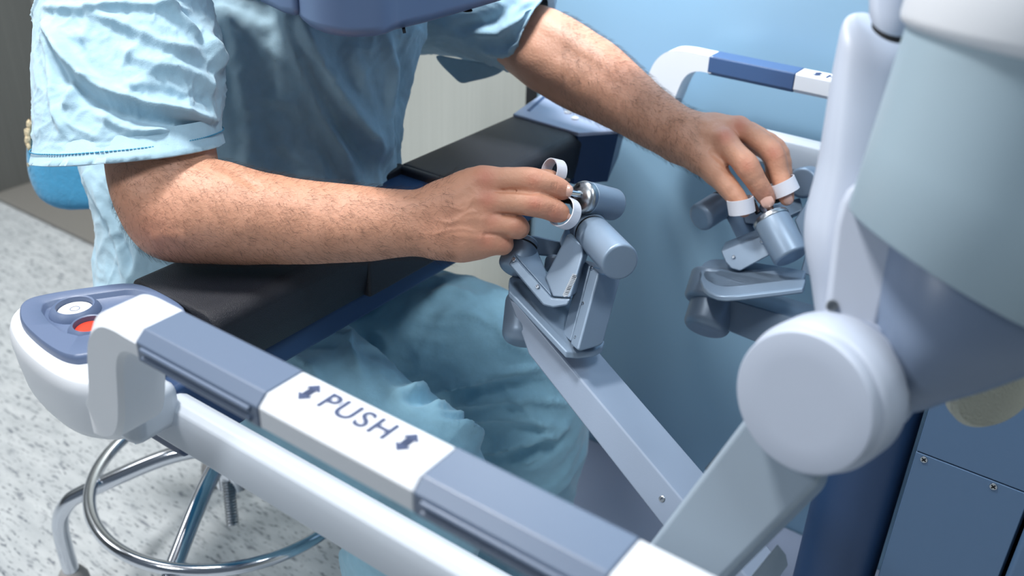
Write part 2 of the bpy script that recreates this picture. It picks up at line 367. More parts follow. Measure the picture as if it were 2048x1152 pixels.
    # neck: swept U from the pod up to the bar
hn = handle(lambda y: y)
handle(lambda y: 1.594 - y - .005, True)
def text_on(body, ctr, xdir, ydir, size, m, parent, name='lettering'):
    c = bpy.data.curves.new(name, 'FONT'); c.body = body; c.size = size; c.align_x = 'CENTER'; c.align_y = 'CENTER'; c.extrude = .0002; c.offset = .0006; c.space_character = 1.12
    t = bpy.data.objects.new(name, c); COL.objects.link(t); bpy.context.view_layer.update()
    me = bpy.data.meshes.new_from_object(t.evaluated_get(bpy.context.evaluated_depsgraph_get())); bpy.data.objects.remove(t)
    xd = xdir.normalized(); yd = ydir.normalized(); zd = xd.cross(yd)
    for v in me.vertices: v.co = ctr + xd * v.co.x + yd * v.co.y + zd * v.co.z
    me.materials.clear(); me.materials.append(MT[m])
    o = bpy.data.objects.new(name, me); COL.objects.link(o); o.parent = parent; o.matrix_parent_inverse = Matrix.Translation(-parent_loc(parent)); return o
def arrow_mark(ctr, xd, yd, s, parent):
    """up-down arrow with a striped shaft"""
    vs, fs = [], []
    def poly(pts):
        a = len(vs); n = len(pts)
        for dz in (0, .0004):
            for (x, y) in pts: vs.append(ctr + xd * (x * s) + yd * (y * s) + V((0, 0, dz)))
        fs.append(tuple(range(a + n, a + 2 * n)))
        for i in range(n): fs.append((a + i, a + (i + 1) % n, a + n + (i + 1) % n, a + n + i))
    poly([(-.9, .55), (.9, .55), (.5, .95), (.30, .95), (.0, 1.25), (-.30, .95), (-.5, .95)] if False else [(-1, .5), (1, .5), (0, 1.5)])
    poly([(1, -.5), (-1, -.5), (0, -1.5)])
    for i in range(7):
        y = -.46 + i * .14; poly([(-.5, y), (.5, y), (.5, y + .085), (-.5, y + .085)])
    return mk('arrow_mark', vs, fs, 'ink', parent, smooth=False)
def sign(y, sgn, x0=-.343):
    xd = V((sgn, 0, 0)); yd = V((0, sgn, 0))
    pl_ = []
    c = V((x0, y, HZ + .0002)); rr = .004
    P = []
    for cx, cy, a0 in ((.048, .0085, 0), (-.048, .0085, 90), (-.048, -.0085, 180), (.048, -.0085, 270)):
        for k in range(5):
            a = math.radians(a0 + 22.5 * k); P.append(c + V((cx + rr * math.cos(a), cy + rr * math.sin(a), 0)))
    d = prism('decal', P, V((0, 0, .0002)), 'decal', con, bevel=0, smooth=False)
    text_on('PUSH', V((x0, y, HZ + .0007)), xd, yd, .0225, 'ink', con)
    for s in (-1, 1): arrow_mark(V((x0 + s * .041, y, HZ + .0005)), xd, yd, .0066, con)
sign(.3335, 1)
sign(1.2555, -1)
# necks (swept section in the XZ plane)
def neck(my, m='white', dx=0, cut=99):
    """C-shaped riser: thick band following a path in XZ, side faces flat"""
    def W(pts): return [BY(x, y, .309) for x, y in pts]
    outer = [V((x, 0, HZ + z)) for x, z in [(-.529, 0), (-.545, 0), (-.560, 0), (-.576, -.003), (-.590, -.012), (-.601, -.026), (-.608, -.045), (-.613, -.065), (-.618, -.082), (-.630, -.099), (-.655, -.115), (-.69, -.120), (-.74, -.122)]]
    inner = [V((x, 0, HZ + z)) for x, z in [(-.529, -.024), (-.540, -.024), (-.549, -.027), (-.556, -.034), (-.561, -.046), (-.565, -.064), (-.570, -.086), (-.577, -.106), (-.588, -.121), (-.606, -.130), (-.640, -.136), (-.68, -.138), (-.73, -.138)]]
    outer = catmull([p + V((dx * min(1, (-.529 - p.x) / .05), 0, 0)) for p in outer], 3); inner = catmull([p + V((dx * min(1, (-.529 - p.x) / .05), 0, 0)) for p in inner], 3)
    R = []
    for o, i in list(zip(outer, inner))[:cut]:
        d = (i - o); L = d.length; d = d / L; ch = .009; bo = .75 * max(0, -.625 - o.x); bi = .55 * max(0, -.615 - i.x)
        # section: back top, front chamfer...
        R.append([V((o.x, my(HY1), o.z)), V((o.x, my(HY0 + ch + bo), o.z)), V((o.x + d.x * ch, my(HY0 + bo), o.z + d.z * ch)), V((i.x - d.x * .004, my(HY0 + bi), i.z - d.z * .004)), V((i.x, my(HY0 + .004 + bi), i.z)), V((i.x, my(HY1), i.z))])
    return loft('handle_neck', R, m, con, sharp=34, bevel=0)
neck(lambda y: y)
neck(lambda y: 1.589 - y, dx=-.018, cut=27)
# lower rails
def rail(my, x0=-.66, x1=.05, dz=0):
    zt, zb = .716 + dz, .671 + dz
    s = [(.376, zb), (.372, zb + .004), (.372, zt - .014), (.376, zt - .004), (.383, zt), (.392, zt), (.400, zt - .005), (.403, zt - .014), (.403, zb + .004), (.400, zb)]
    return prism('lower_rail', [V((x0, my(y), z)) for y, z in s], V((x1 - x0, 0, 0)), 'rail', con, bevel=.002)
rail(lambda y: y)
rail(lambda y: 1.615 - y, x0=-.585, dz=.056)
box('rail_root', (-.655, .335, .694), (-.606, .385, .738), 'rail', con, bevel=.010)
# column with screwed panels on the right
cx0, cx1 = -.108, .012
CYF = .90
box('column_body', (-.100, CYF + .012, .0), (.0155, 1.20, 1.02), 'panelblue', con, bevel=.006)
box('column_body', (.0185, CYF - .004, .0), (.26, 1.20, 1.02), 'panelblue', con, bevel=.006)
zs = BY(1920, 935, CYF).z
def sheet(x0, x1, z0, z1, name='column_panel'): return box(name, (x0, CYF, z0), (x1, CYF + .011, z1), 'panelblue', con, bevel=.0012)
zseam = BY(1915, 934, CYF).z
sheet(-.098, .013, .05, zseam - .0006); sheet(-.098, .013, zseam + .0006, 1.0)
for x, y in ((1848, 919), (1987, 973)):
    p = BY(x, y, CYF); cs = lathe('screw', p + V((0, -.0008, 0)), V((0, 1, 0)), [(0, 0.0001), (0, .0036), (.001, .004), (.002, .004)], 'steel', con, n=20, caps=(0, 1))
    for a in (45, 135):
        a = math.radians(a + 12); d = V((math.cos(a), 0, math.sin(a))) * .0026; e = V((-math.sin(a), 0, math.cos(a))) * .0006
        q = p + V((0, -.0012, 0)); prism('screw_slot', [q - d - e, q + d - e, q + d + e, q - d + e], V((0, .0008, 0)), 'dark', cs, bevel=0, smooth=False)
a0, a1 = BY(1700, 940, .86), BY(1672, 1152, .86)
lathe('column_pillar', V((-.150, .93, 0)), V((0, 0, 1)), [(0, .045), (.72, .045), (.725, .04)], 'navybody', con, n=40)
# viewer hood over the arms
HZ0 = .985
hp = catmull([BZ(x, y, HZ0) for x, y in [(560, 0), (585, 30), (610, 58), (650, 74), (705, 80), (770, 76), (803, 64)]], 3) + [BZ(x, y, HZ0) for x, y in [(860, 50), (950, 24), (1035, -2)]] + [V((-.42, 1.09, HZ0)), V((-.56, 1.09, HZ0)), V((-.66, .93, HZ0))] + [BZ(x, y, HZ0) for x, y in [(700, -180), (560, -80)]]  # far corner out of view is extended to shade the left hand
hood = prism('viewer_hood', hp, V((0, 0, .20)), 'hood', con, bevel=.012, seg=5)
hq = [BZ(x, y, HZ0 + .006) for x, y in [(470, -40), (515, 8), (560, 30), (598, 40), (640, 10), (640, -60), (540, -90)]]
prism('hood_cheek', hq, V((0, 0, .16)), 'hood', con, bevel=.010, seg=5)
q = BZ(936, 16, HZ0 + .02); lathe('hood_hole', BZ(934, 22, HZ0 - .0005), V((0, 0, 1)), [(0, .0001), (0, .0055), (.001, .0055)], 'dark', hood, n=20, caps=(0, 0))
prism('hood_groove', [BZ(x, y, HZ0 - .0006) for x, y in [(800, 38), (806, 38), (812, 66), (806, 67)]], V((0, 0, .001)), 'dark', hood, bevel=0)
# ================================================================ HAND CONTROLLERS
def ring_strap(name, c, axis, r, w, parent, th=.0011, squash=1.0):
    x, y, d = basis(axis); n = 56; R = []
    for t, rr in [(-w / 2, r), (w / 2, r), (w / 2, r + th), (-w / 2, r + th), (-w / 2, r)]:
        R.append([c + d * t + x * math.cos(a) * rr + y * math.sin(a) * rr * squash for a in [2 * math.pi * j / n for j in range(n)]])
    return loft(name, R, 'strap', parent, (0, 0), sharp=50)
hc = empty('hand_controller', B(1100, 640, .95), 'grey-blue jointed hand controller gripped by the right hand above the armrest', 'hand controller', None)
# long arm to the column
pl = [(1056, 708, .955), (1128, 717, .935), (1340, 1030, .86)]
arm = slab('support_arm', [(1016, 596), (1056, 708), (1327, 1055), (1420, 1175), (1500, 1160), (1367, 1002), (1128, 717), (1032, 604)], pl, (67, -14, .032), 'armsatin', hc, bevel=.002)
PA = plane3(pl)
screw(arm, 1324, 998, PA, PA[1], .003, material='steel')
# motor under the rounded end
cpx('joint_motor', (1056, 585, 1.0), (1046, 688, .98), 44, 'metal', hc, .012)
# base bar
plb = [(1018, 577, .955), (1130, 697, .915), (1200, 655, .955)]
for nm, ext, dy in (('base_link', (-2, 12, 0), -8), ('base_link', (-2, 13, 0), 5)):
    slab(nm, [(1018, 575 + dy), (1019, 563 + dy), (1028, 556 + dy), (1044, 556 + dy), (1090, 575 + dy), (1165, 600 + dy), (1210, 678 + dy), (1206, 688 + dy), (1188, 697 + dy), (1158, 700 + dy), (1133, 698 + dy)], plb, ext, 'metal', hc, bevel=.0014)
# upright housing
plw = [(1197, 548, .922), (1158, 704, .905), (1240, 562, .940)]
up = slab('upright_housing', [(1197, 545), (1243, 556), (1207, 688), (1196, 694), (1163, 703), (1155, 702)], plw, (-16, -12, .014), 'metal', hc, bevel=.0022)
slab('upright_cover', [(1180, 532), (1226, 543), (1190, 675), (1141, 684)], [(1180, 532, .937), (1141, 684, .920), (1226, 543, .955)], (-17, -14, .014), 'metal', hc, bevel=.0016)
pcv = plane3([(1181, 534, .937), (1143, 684, .920), (1164, 520, .951)])
# V-shaped link
pld = [(1028, 509, .955), (1104, 595, .93), (1018, 529, .957)]
slab('lower_link', [(1017, 529), (1027, 510), (1104, 596), (1141, 598), (1135, 611), (1106, 616), (1086, 611)], [(1028, 509, .950), (1104, 595, .925), (1018, 529, .951)], (5, -2, .02), 'metal', hc, bevel=.002)
ld = slab('lower_link', [(1028, 508), (1034, 494), (1074, 498), (1094, 545), (1104, 593)], [(1028, 508, .952), (1104, 593, .926), (1074, 498, .975)], (0, 10, .01), 'metal', hc, bevel=.0018)
plc = [(1090, 556, .940), (1137, 597, .918), (1132, 477, .948)]
lc = slab('upper_link', [(1089, 555), (1134, 468), (1165, 490), (1166, 512), (1140, 597), (1104, 594)], plc, (14, -8, .022), 'metal', hc, bevel=.0024)
PC = plane3(plc)
# barcode label on the inner side of the upper link
pbl = plane3([(1126, 592, .9165), (1150, 535, .9225), (1140, 592, .921)])
lb = slab('barcode_label', [(1125, 590), (1145, 547), (1153, 549), (1153, 556), (1136, 592), (1128, 594)], pbl, (0, 0, .0006), 'decal', hc, bevel=0)
vs, fs = [], []
for i in range(13):
    t = i / 12; x = 1129 + 17 * t; y = 588 - 37 * t; wd = random.choice((.5, .9, 1.3)); a = len(vs)
    for px, py in ((x, y), (x + 7, y + 1.5), (x + 7.5 + .3 * wd, y + 1.5 - wd), (x + .4 * wd, y - wd)): q = BP(px, py, pbl); vs.append(q + (CP - q).normalized() * .0004)
    fs.append((a, a + 1, a + 2, a + 3))
mk('barcode_bars', vs, fs, 'dark', lb, smooth=False)
# left motor under the fist, with disc
cpx('wrist_motor', (1053, 486, .978), (1019, 541, .962), 30, 'metal', hc, .008)
cpx('motor_disc', (1055, 480, .975), (1050, 491, .972), 25, 'metal', hc, .003)
cpx('disc_gap', (1052, 488, .9735), (1050, 493, .972), 24.2, 'dark', hc, .0005)
# back link and knee
slab('back_link', [(1058, 474), (1064, 470), (1126, 484), (1134, 510), (1124, 514), (1072, 510)], [(1058, 474, .985), (1126, 484, 1.0), (1124, 514, .995)], (2, 2, .02), 'metal', hc, bevel=.002)
slab('back_bracket', [(1118, 483), (1132, 452), (1160, 462), (1152, 520), (1128, 514)], [(1118, 483, .975), (1132, 452, .985), (1128, 514, .975)], (6, 2, .02), 'metal', hc, bevel=.002)
cpx('back_motor', (1110, 512, .99), (1106, 545, .985), 19, 'metal', hc, .006)
# big motor in front
A, E_ = B(1172, 452, .972), B(1241, 525, .886)
ax = (E_ - A); L = ax.length; r0 = .0182
lathe('motor_housing', A + ax * .20, ax, rprof(L * .8, r0, .003), 'metal', hc, n=72)
lathe('motor_collar', A - ax * .02, ax, rprof(L * .205, r0 * 1.03, .004, .006), 'metal', hc, n=72)
lathe('motor_gap', A + ax * .18, ax, [(0, r0 * .97), (L * .04, r0 * .97)], 'dark', hc, n=48)
# upper motor by the fingertips
A2, E2 = B(1160, 393, .945), B(1230, 410, .985); ax2 = E2 - A2; L2 = ax2.length; r2 = .0168
lathe('finger_motor', A2 + ax2 * .17, ax2, rprof(L2 * .83, r2, .005, .001), 'metal', hc, n=64)
fl = lathe('motor_flange', A2, ax2, [(-.001, .0001), (-.001, r2 * .45), (.000, r2 * .8), (.002, r2 * .95), (.005, r2 * 1.0), (L2 * .15, r2 * 1.0), (L2 * .155, r2 * .9), (L2 * .19, r2 * .9)], 'steel', hc, n=64, caps=(0, 0))
x_, y_, d_ = basis(ax2)
pp = BP(1157, 370, (A2, ax2.normalized())); lathe('flange_screw', pp - ax2.normalized() * .0022, ax2, [(0, .0001), (0, .0016), (.001, .0022), (.003, .0022)], 'dark', fl, n=16, caps=(0, 0))
cpx('grip_stem', (1128, 386, .938), (1160, 389, .945), 8, 'chrome', hc, .001)
cpx('grip_stem', (1100, 381, .942), (1132, 386, .938), 10, 'steel', hc, .001)
slab('grip_plate', [(1085, 352), (1125, 352), (1141, 358), (1141, 364), (1088, 366)], [(1085, 352, .955), (1141, 358, .945), (1088, 366, .95)], (0, 2, .012), 'dark', hc, bevel=.001)
slab('grip_plate', [(1102, 391), (1150, 399), (1148, 408), (1100, 400)], [(1102, 391, .945), (1150, 399, .935), (1100, 400, .94)], (0, 2, .012), 'dark', hc, bevel=.001)
ring_strap('thumb_strap', B(1108, 344, .953), CR * 1.0 + CD * .12 + CF * .75, .0122, .0125, hc)
ring_strap('finger_strap', B(1129, 425, .932), CR * .62 + CD * .22 + CF * .72, .0148, .0125, hc)
# screws on the housings
def scr(x, y, pln, pr_): screw(pr_, x, y, pln, pln[1], .0021)
for x, y in ((1183, 536), (1166, 607), (1151, 675)): scr(x, y, plane3([(1197, 548, .9205), (1158, 704, .9035), (1181, 534, .9345)]), up)
for x, y in ((1028, 519), (1075, 573)): scr(x, y, plane3([(1028, 509, .9485), (1104, 595, .9235), (1018, 529, .9495)]), hc)

h2 = empty('hand_controller', B(1430, 560, 1.2), 'grey-blue jointed hand controller pinched by the far left hand near the white robot arm', 'hand controller', None)
D2 = 1.19
cpx('joint_motor', (1438, 570, D2 + .02), (1410, 662, D2), 46, 'metal', h2, .010)
cpx('joint_motor', (1430, 548, D2 + .02), (1412, 606, D2 + .01), 46, 'metal', h2, .006)
for ext, dy in (((0, 16, 0), 0), ((0, 12, 0), 17)):
    slab('base_link', [(1400, 541 + dy), (1402, 532 + dy), (1408, 524 + dy), (1418, 519 + dy), (1432, 517 + dy), (1480, 519 + dy), (1612, 540 + dy), (1607, 558 + dy), (1560, 564 + dy), (1480, 573 + dy), (1452, 575 + dy), (1434, 573 + dy), (1418, 567 + dy), (1406, 557 + dy)], [(1403, 540, D2), (1607, 558, D2 - .06), (1480, 520, D2 + .02)], ext, 'metal', h2, bevel=.0026)
a2 = slab('support_arm', [(1432, 590), (1700, 668), (1700, 760), (1425, 650)], [(1432, 590, D2), (1700, 668, D2 - .1), (1425, 650, D2)], (60, -18, .07), 'metal', h2, bevel=.002)
bl = slab('middle_link', [(1441, 502), (1529, 468), (1545, 508), (1480, 543), (1462, 538), (1450, 525)], [(1441, 502, D2 - .01), (1529, 468, D2 - .03), (1462, 538, D2 - .02)], (8, -18, .03), 'metal', h2, bevel=.0022)
P3 = plane3([(1441, 502, D2 - .0115), (1529, 468, D2 - .0315), (1462, 538, D2 - .0215)])
for x, y in ((1467, 514), (1524, 484)): screw(bl, x, y, P3, P3[1], .0022)
ax3a, ax3b = B(1541, 436, D2 - .04), B(1582, 512, D2 - .06); ax3 = ax3b - ax3a; r3 = .0218
lathe('finger_motor', ax3a + ax3 * .05, ax3, rprof(ax3.length * 1.0, r3, .004, .001), 'metal', h2, n=64)
lathe('motor_flange', ax3a - ax3 * .03, ax3, [(-.001, .0001), (-.001, r3 * .9), (0, r3 * .98), (.003, r3 * 1.03), (.0055, r3 * 1.03), (.007, r3 * .97), (.012, r3 * .97)], 'steel', h2, n=64, caps=(0, 0))
cpx('grip_stem', (1530, 410, D2 - .03), (1543, 434, D2 - .04), 13, 'chrome', h2, .001)
slab('rear_link', [(1444, 420), (1464, 404), (1500, 475), (1478, 488)], [(1444, 420, D2 + .03), (1464, 404, D2 + .04), (1478, 488, D2 + .01)], (16, -6, .02), 'metal', h2, bevel=.002)
cpx('side_motor', (1441, 410, D2 + .03), (1398, 437, D2 + .01), 29, 'metal', h2, .006)
cpx('side_disc', (1462, 402, D2 + .04), (1438, 412, D2 + .03), 30, 'metal', h2, .004)
cpx('side_gap', (1443, 409, D2 + .032), (1435, 414, D2 + .028), 28.4, 'dark', h2, .0005)
cpx('outer_disc', (1604, 366, D2 + .02), (1622, 362, D2 + .05), 31, 'metal', h2, .005)
slab('outer_link', [(1588, 440), (1615, 400), (1640, 470), (1640, 560), (1600, 545), (1612, 500)], [(1588, 440, D2), (1615, 400, D2), (1640, 560, D2 - .02)], (20, -6, .03), 'metal', h2, bevel=.002)
slab('cross_link', [(1485, 425), (1600, 395), (1606, 420), (1540, 450), (1490, 446)], [(1485, 425, D2 + .04), (1600, 395, D2 + .04), (1490, 446, D2 + .03)], (4, 6, .02), 'metal', h2, bevel=.002)
for x, y in ((1452, 398), (1452, 412), (1604, 367), (1596, 380)):
    q = B(x, y, D2 + .0); 
gp = slab('grip_plate', [(1512, 332), (1518, 334), (1556, 404), (1548, 408), (1538, 392)], [(1512, 332, D2 - .02), (1556, 404, D2 - .04), (1548, 408, D2 - .04)], (6, 0, .012), 'dark', h2, bevel=.001)
slab('grip_plate', [(1499, 392), (1508, 400), (1520, 424), (1512, 430), (1502, 412)], [(1499, 392, D2 - .02), (1520, 424, D2 - .03), (1512, 430, D2 - .03)], (3, 0, .01), 'dark', h2, bevel=.001)
slab('grip_edge', [(1506, 402), (1512, 404), (1520, 422), (1515, 425)], [(1506, 402, D2 - .0215), (1520, 422, D2 - .0315), (1515, 425, D2 - .0315)], (1, 0, .002), 'chrome', h2, bevel=.0004)
ring_strap('finger_strap', B(1567, 374, 1.152), CR * .46 + CD * .9 + CF * .12, .0160, .0165, h2)
ring_strap('thumb_strap', B(1482, 411, 1.148), CR * .22 + CD * 1.0 + CF * .25, .0150, .0180, h2)
# ================================================================ ROBOT ARM (foreground right)
ra = empty('robotic_arm', (-.02, .62, 0), 'large white jointed surgical robot arm in the right foreground', 'robot arm')
def oval(A, Bq, D, k=1.0, n=56, tilt=0, ex=2.0, dd=0):
    """ring whose left and right limits are A and Bq at distance D"""
    a, b = B(*A, D), B(*Bq, D + dd); c = (a + b) / 2; ax = (b - a) / 2
    vd = (c - CP).normalized(); up = ax.cross(vd).normalized()
    bx = (up.cross(ax)).normalized() * -1
    bx = (bx * math.cos(tilt) + up * math.sin(tilt)) * ax.length * k
    R = []
    for j in range(n):
        t = 2 * math.pi * j / n; ct, st = math.cos(t), math.sin(t)
        cc = math.copysign(abs(ct) ** (2 / ex), ct); ss = math.copysign(abs(st) ** (2 / ex), st)
        R.append(c + ax * cc + bx * ss)
    return R
DR = .60
def interp_rows(rows, m):
    """rows (xl, yl, xr, yr) resampled smoothly"""
    P = [V(r[:3]) for r in rows]; Q = [V((r[3], 0, 0)) for r in rows]
    return [(p.x, p.y, p.z, q.x) for p, q in zip(catmull(P, m), catmull(Q, m))]
rows = [(1712, 34, 1790, 70), (1692, 42, 1812, 92), (1682, 58, 1822, 118), (1675, 90, 1822, 150), (1662, 160, 1820, 215), (1650, 240, 1812, 290), (1640, 310, 1804, 350), (1630, 360, 1796, 400), (1618, 410, 1790, 440), (1611, 450, 1784, 480), (1611, 500, 1778, 530), (1622, 560, 1770, 600), (1630, 620, 1760, 660), (1640, 690, 1752, 720)]
R = [oval((a, b), (c, d), DR + .045, .95, tilt=-.42, ex=2.3) for a, b, c, d in interp_rows(rows, 3)]
up_h = loft('upper_housing', R, 'white2', ra, sharp=60)
# raised side cover with an arched rim
pls = [(1660, 560, .600), (1780, 520, .590), (1700, 400, .600)]
slab('side_cover', [(1646, 640), (1668, 450), (1680, 405), (1694, 378), (1716, 360), (1750, 346), (1790, 350), (1800, 500), (1782, 560), (1726, 786), (1700, 700)], pls, (2, 0, .03), 'white2', ra, bevel=.005, seg=5)
sp = plane3([(1660, 560, .5985), (1780, 520, .5885), (1700, 400, .5985)])
bolt = lathe('cover_bolt', BP(1664, 612, sp), sp[1] if sp[1].dot(CP - BP(1664, 612, sp)) > 0 else -sp[1], [(0, .0038), (.0006, .0038), (.0008, .003), (.0008, .0022), (-.001, .0018), (-.001, .0001)], 'steel', ra, n=24, caps=(0, 0))
# top shaft
R = [oval((1738, y), (1818, y + 22), .60, 1, tilt=-.45) for y in (-120, -60, 0, 28)]
R += [oval((1742, 40), (1815, 62), .60, 1, tilt=-.45)]
loft('top_shaft', R, 'white2', ra)
R = [oval((1743, 36 + t), (1814, 60 + t), .60, 1, tilt=-.45) for t in (0, 16)]
loft('shaft_gap', R, 'dark', ra)
# elbow joint
jd = (CR * .71 + CD * -.20 + CF * .67).normalized()
j0 = B(1601, 808, .575); rj = 153 * .575 / F
lathe('joint_disc', j0, jd, [(0, .0001), (0, rj * .6), (.0001, rj * .93), (.0006, rj * .965), (.0018, rj * .985), (.0045, rj * .998), (.008, rj * 1.0), (.0085, rj * .985), (.018, rj * .985)], 'white2', ra, n=96, caps=(0, 0), sharp=35)
lathe('joint_housing', j0 + jd * .0175, jd, [(-.0085, rj * .99), (-.007, rj * 1.03), (-.003, rj * 1.055), (.004, rj * 1.06), (.020, rj * 1.06), (.023, rj * 1.04), (.025, rj * .98)], 'white2', ra, n=96, caps=(0, 1), sharp=50)
lathe('joint_groove', j0 + jd * .041, jd, [(0, rj * .97), (.004, rj * .97)], 'hood', ra, n=64)
lathe('joint_housing', j0 + jd * .044, jd, [(0, rj * .98), (.004, rj * .99), (.006, rj * .97)], 'white2', ra, n=96)
lathe('joint_groove', j0 + jd * .049, jd, [(0, rj * .95), (.004, rj * .95)], 'hood', ra, n=64)
lathe('joint_housing', j0 + jd * .053, jd, [(0, rj * .96), (.016, rj * .93), (.02, rj * .85)], 'white2', ra, n=96)
# lower link
lk = slab('forearm_link', [(1515, 800), (1300, 1083), (1245, 1165), (1230, 1250), (1370, 1290), (1440, 1165), (1640, 965), (1660, 860)], [(1515, 800, .625), (1300, 1083, .68), (1640, 965, .610)], (22, 20, .05), 'link', ra, bevel=.005, seg=4)
slab('link_gasket', [(1502, 828), (1409, 938), (1414, 946), (1506, 838)], [(1502, 828, .67), (1409, 938, .70), (1506, 838, .67)], (3, 3, .01), 'dark', ra, bevel=.001)
slab('link_shoulder', [(1500, 1152), (1555, 1085), (1560, 1110), (1520, 1165), (1440, 1180)], [(1500, 1152, .74), (1555, 1085, .74), (1440, 1180, .72)], (20, 20, .03), 'link', ra, bevel=.003)
# big cylinder with its ring
dcy = (CR * -.155 + CD * .90 + CF * .40).normalized()
c0 = B(2078, 75, .525); rb = .0690
def onax(t): return c0 + dcy * t
x_, y_, d_ = basis(dcy); cutp = B(1765, 498, .52); cutn = (B(2048, 704, .46) - cutp).cross(CF * .1 - CD * .045).normalized(); cols = []
for j in range(128):
    a = 2 * math.pi * j / 128; q = onax(.006) + (x_ * math.cos(a) + y_ * math.sin(a)) * rb
    cols.append((q, (cutp - q).dot(cutn) / dcy.dot(cutn), (onax(.006) - q).normalized()))
loft('instrument_drum', [[q + dcy * (t * k) + c * e for q, t, c in cols] for k, e in ((0, 0), (.3, 0), (.6, 0), (.985, 0), (.996, .0006), (1, .003), (1, .02))], 'bigcyl', ra, sharp=70)
lathe('drum_ring', onax(-.040), dcy, [(0, rb * 1.0), (.003, rb * 1.055), (.008, rb * 1.06), (.010, rb * 1.03), (.016, rb * 1.03), (.018, rb * 1.075), (.040, rb * 1.075), (.044, rb * 1.06), (.047, rb * 1.0)], 'white', ra, n=128, sharp=50)
lathe('drum_ring', onax(-.10), dcy, [(0, rb * 1.0), (.055, rb * 1.0), (.058, rb * .97), (.063, rb * .97)], 'white2', ra, n=128, sharp=50)
# bracket beneath the drum: a tapering shell
rows = [(1770, 470, 2280, 560), (1752, 560, 2270, 620), (1742, 650, 2190, 675), (1736, 720, 2060, 728), (1733, 768, 1960, 772), (1738, 795, 1890, 797), (1752, 814, 1850, 815), (1775, 826, 1815, 826)]
R = [oval((a, b), (c, d), .60, .8, tilt=-.16, ex=2.6) for a, b, c, d in interp_rows(rows, 3)]
loft('drum_bracket', R, 'bracket', ra, sharp=70)
bd = (CR * .1 + CD * .35 - CF * .6)
lathe('foam_pad', B(1995, 788, .70), V(-bd), [(0, .0001), (0, .030), (.004, .034), (.012, .034)], 'beige', ra, n=48, caps=(0, 1))
# ================================================================ STOOL
st = empty('swivel_stool', (-1.0, .68, 0), 'chrome swivel stool with a foot ring and worn teal backrest under the seated person', 'stool')
# foot ring from a measured ellipse on one level
zr = .235
rc = (BZ(180, 975, zr) + BZ(655, 1060, zr)) / 2
ptsr = [BZ(180, 975, zr), BZ(400, 1141, zr), BZ(300, 852, zr), BZ(640, 1072, zr), BZ(205, 900, zr), BZ(245, 1090, zr), BZ(530, 1125, zr)]
# least-squares circle
Am = np.array([[p.x, p.y, 1] for p in ptsr]); bb = np.array([p.x ** 2 + p.y ** 2 for p in ptsr]); s_ = np.linalg.lstsq(Am, bb, rcond=None)[0]
cx, cy = s_[0] / 2, s_[1] / 2; rr_ = math.sqrt(s_[2] + cx * cx + cy * cy); print('ring', cx, cy, rr_)
HUB = V((cx, cy, 0))
tube('foot_ring', [V((cx + rr_ * math.cos(a), cy + rr_ * math.sin(a), zr)) for a in [2 * math.pi * k / 32 for k in range(32)]], .0095, 'chrome', st, closed=True, m=3)
hubz = .30
lathe('hub', V((cx, cy, .21)), V((0, 0, 1)), [(0, .02), (.004, .028), (.13, .028), (.135, .02)], 'chrome', st)
lathe('column', V((cx, cy, .33)), V((0, 0, 1)), [(0, .018), (.13, .018)], 'chrome', st)
f1 = BZ(142, 1140, .055); ang0 = math.atan2(f1.y - cy, f1.x - cx); fr = math.hypot(f1.x - cx, f1.y - cy); print('leg r', fr)
for k in range(5):
    a = ang0 + 2 * math.pi * k / 5; d = V((math.cos(a), math.sin(a), 0)); c = V((cx, cy, 0))
    lg = tube('leg', [c + d * .02 + V((0, 0, .285)), c + d * .10 + V((0, 0, .268)), c + d * (fr * .80) + V((0, 0, .215)), c + d * (fr * .93) + V((0, 0, .19)), c + d * (fr * .995) + V((0, 0, .145)), c + d * fr + V((0, 0, .055))], .0125, 'chrome', st, m=8)
    q = c + d * fr
    lathe('caster', q + V((0, 0, .0)), V((0, 0, 1)), [(0, .010), (.002, .022), (.018, .026), (.040, .024), (.052, .018), (.056, .014)], 'rubber', st, n=32)
# threaded spindle
s0 = B(452, 925, 1.45); s1 = B(466, 1050, 1.45)
prof = []; LL = (s1 - s0).length; nT = 22
for i in range(nT): prof += [(LL * i / nT, .0085), (LL * (i + .5) / nT, .0105)]
lathe('threaded_spindle', s0, s1 - s0, prof + [(LL, .0085)], 'steel', st, n=24, sharp=20)
# seat
box('seat', (cx - .16, cy - .17, .455), (cx + .18, cy + .17, .50), 'velour', st, bevel=.015)
# backrest
rows = [(88, 226, 150, 228), (66, 245, 180, 236), (57, 275, 200, 260), (55, 320, 215, 320), (62, 360, 220, 370), (80, 395, 225, 400), (110, 414, 215, 414), (140, 420, 190, 418)]
R = [oval((a, b), (c, d), 1.36, .30, ex=2.4) for a, b, c, d in interp_rows(rows, 4)]
br = loft('backrest', R, 'velour', st, sharp=180)
tube('back_post', [B(205, 380, 1.42), B(230, 470, 1.40), V((cx - .14, cy, .45)), V((cx - .05, cy, .44))], .012, 'chrome', st)
vs = []
for (x, y, d, s) in ((60, 250, 1.345, .005), (57, 268, 1.345, .0055), (56, 282, 1.345, .005), (58, 295, 1.345, .0035), (66, 238, 1.345, .003), (57, 330, 1.345, .0018)):
    p = B(x, y, d); R = []
    for i in range(5):
        th = math.pi * i / 4
        R.append([p + V((math.cos(a) * math.sin(th) * .7, math.sin(a) * math.sin(th), math.cos(th) * 1.6)) * s * (1 + .4 * noise.noise(V((a, i, x)))) for a in [2 * math.pi * j / 10 for j in range(10)]])
    loft('torn_foam', R, 'foam', br)
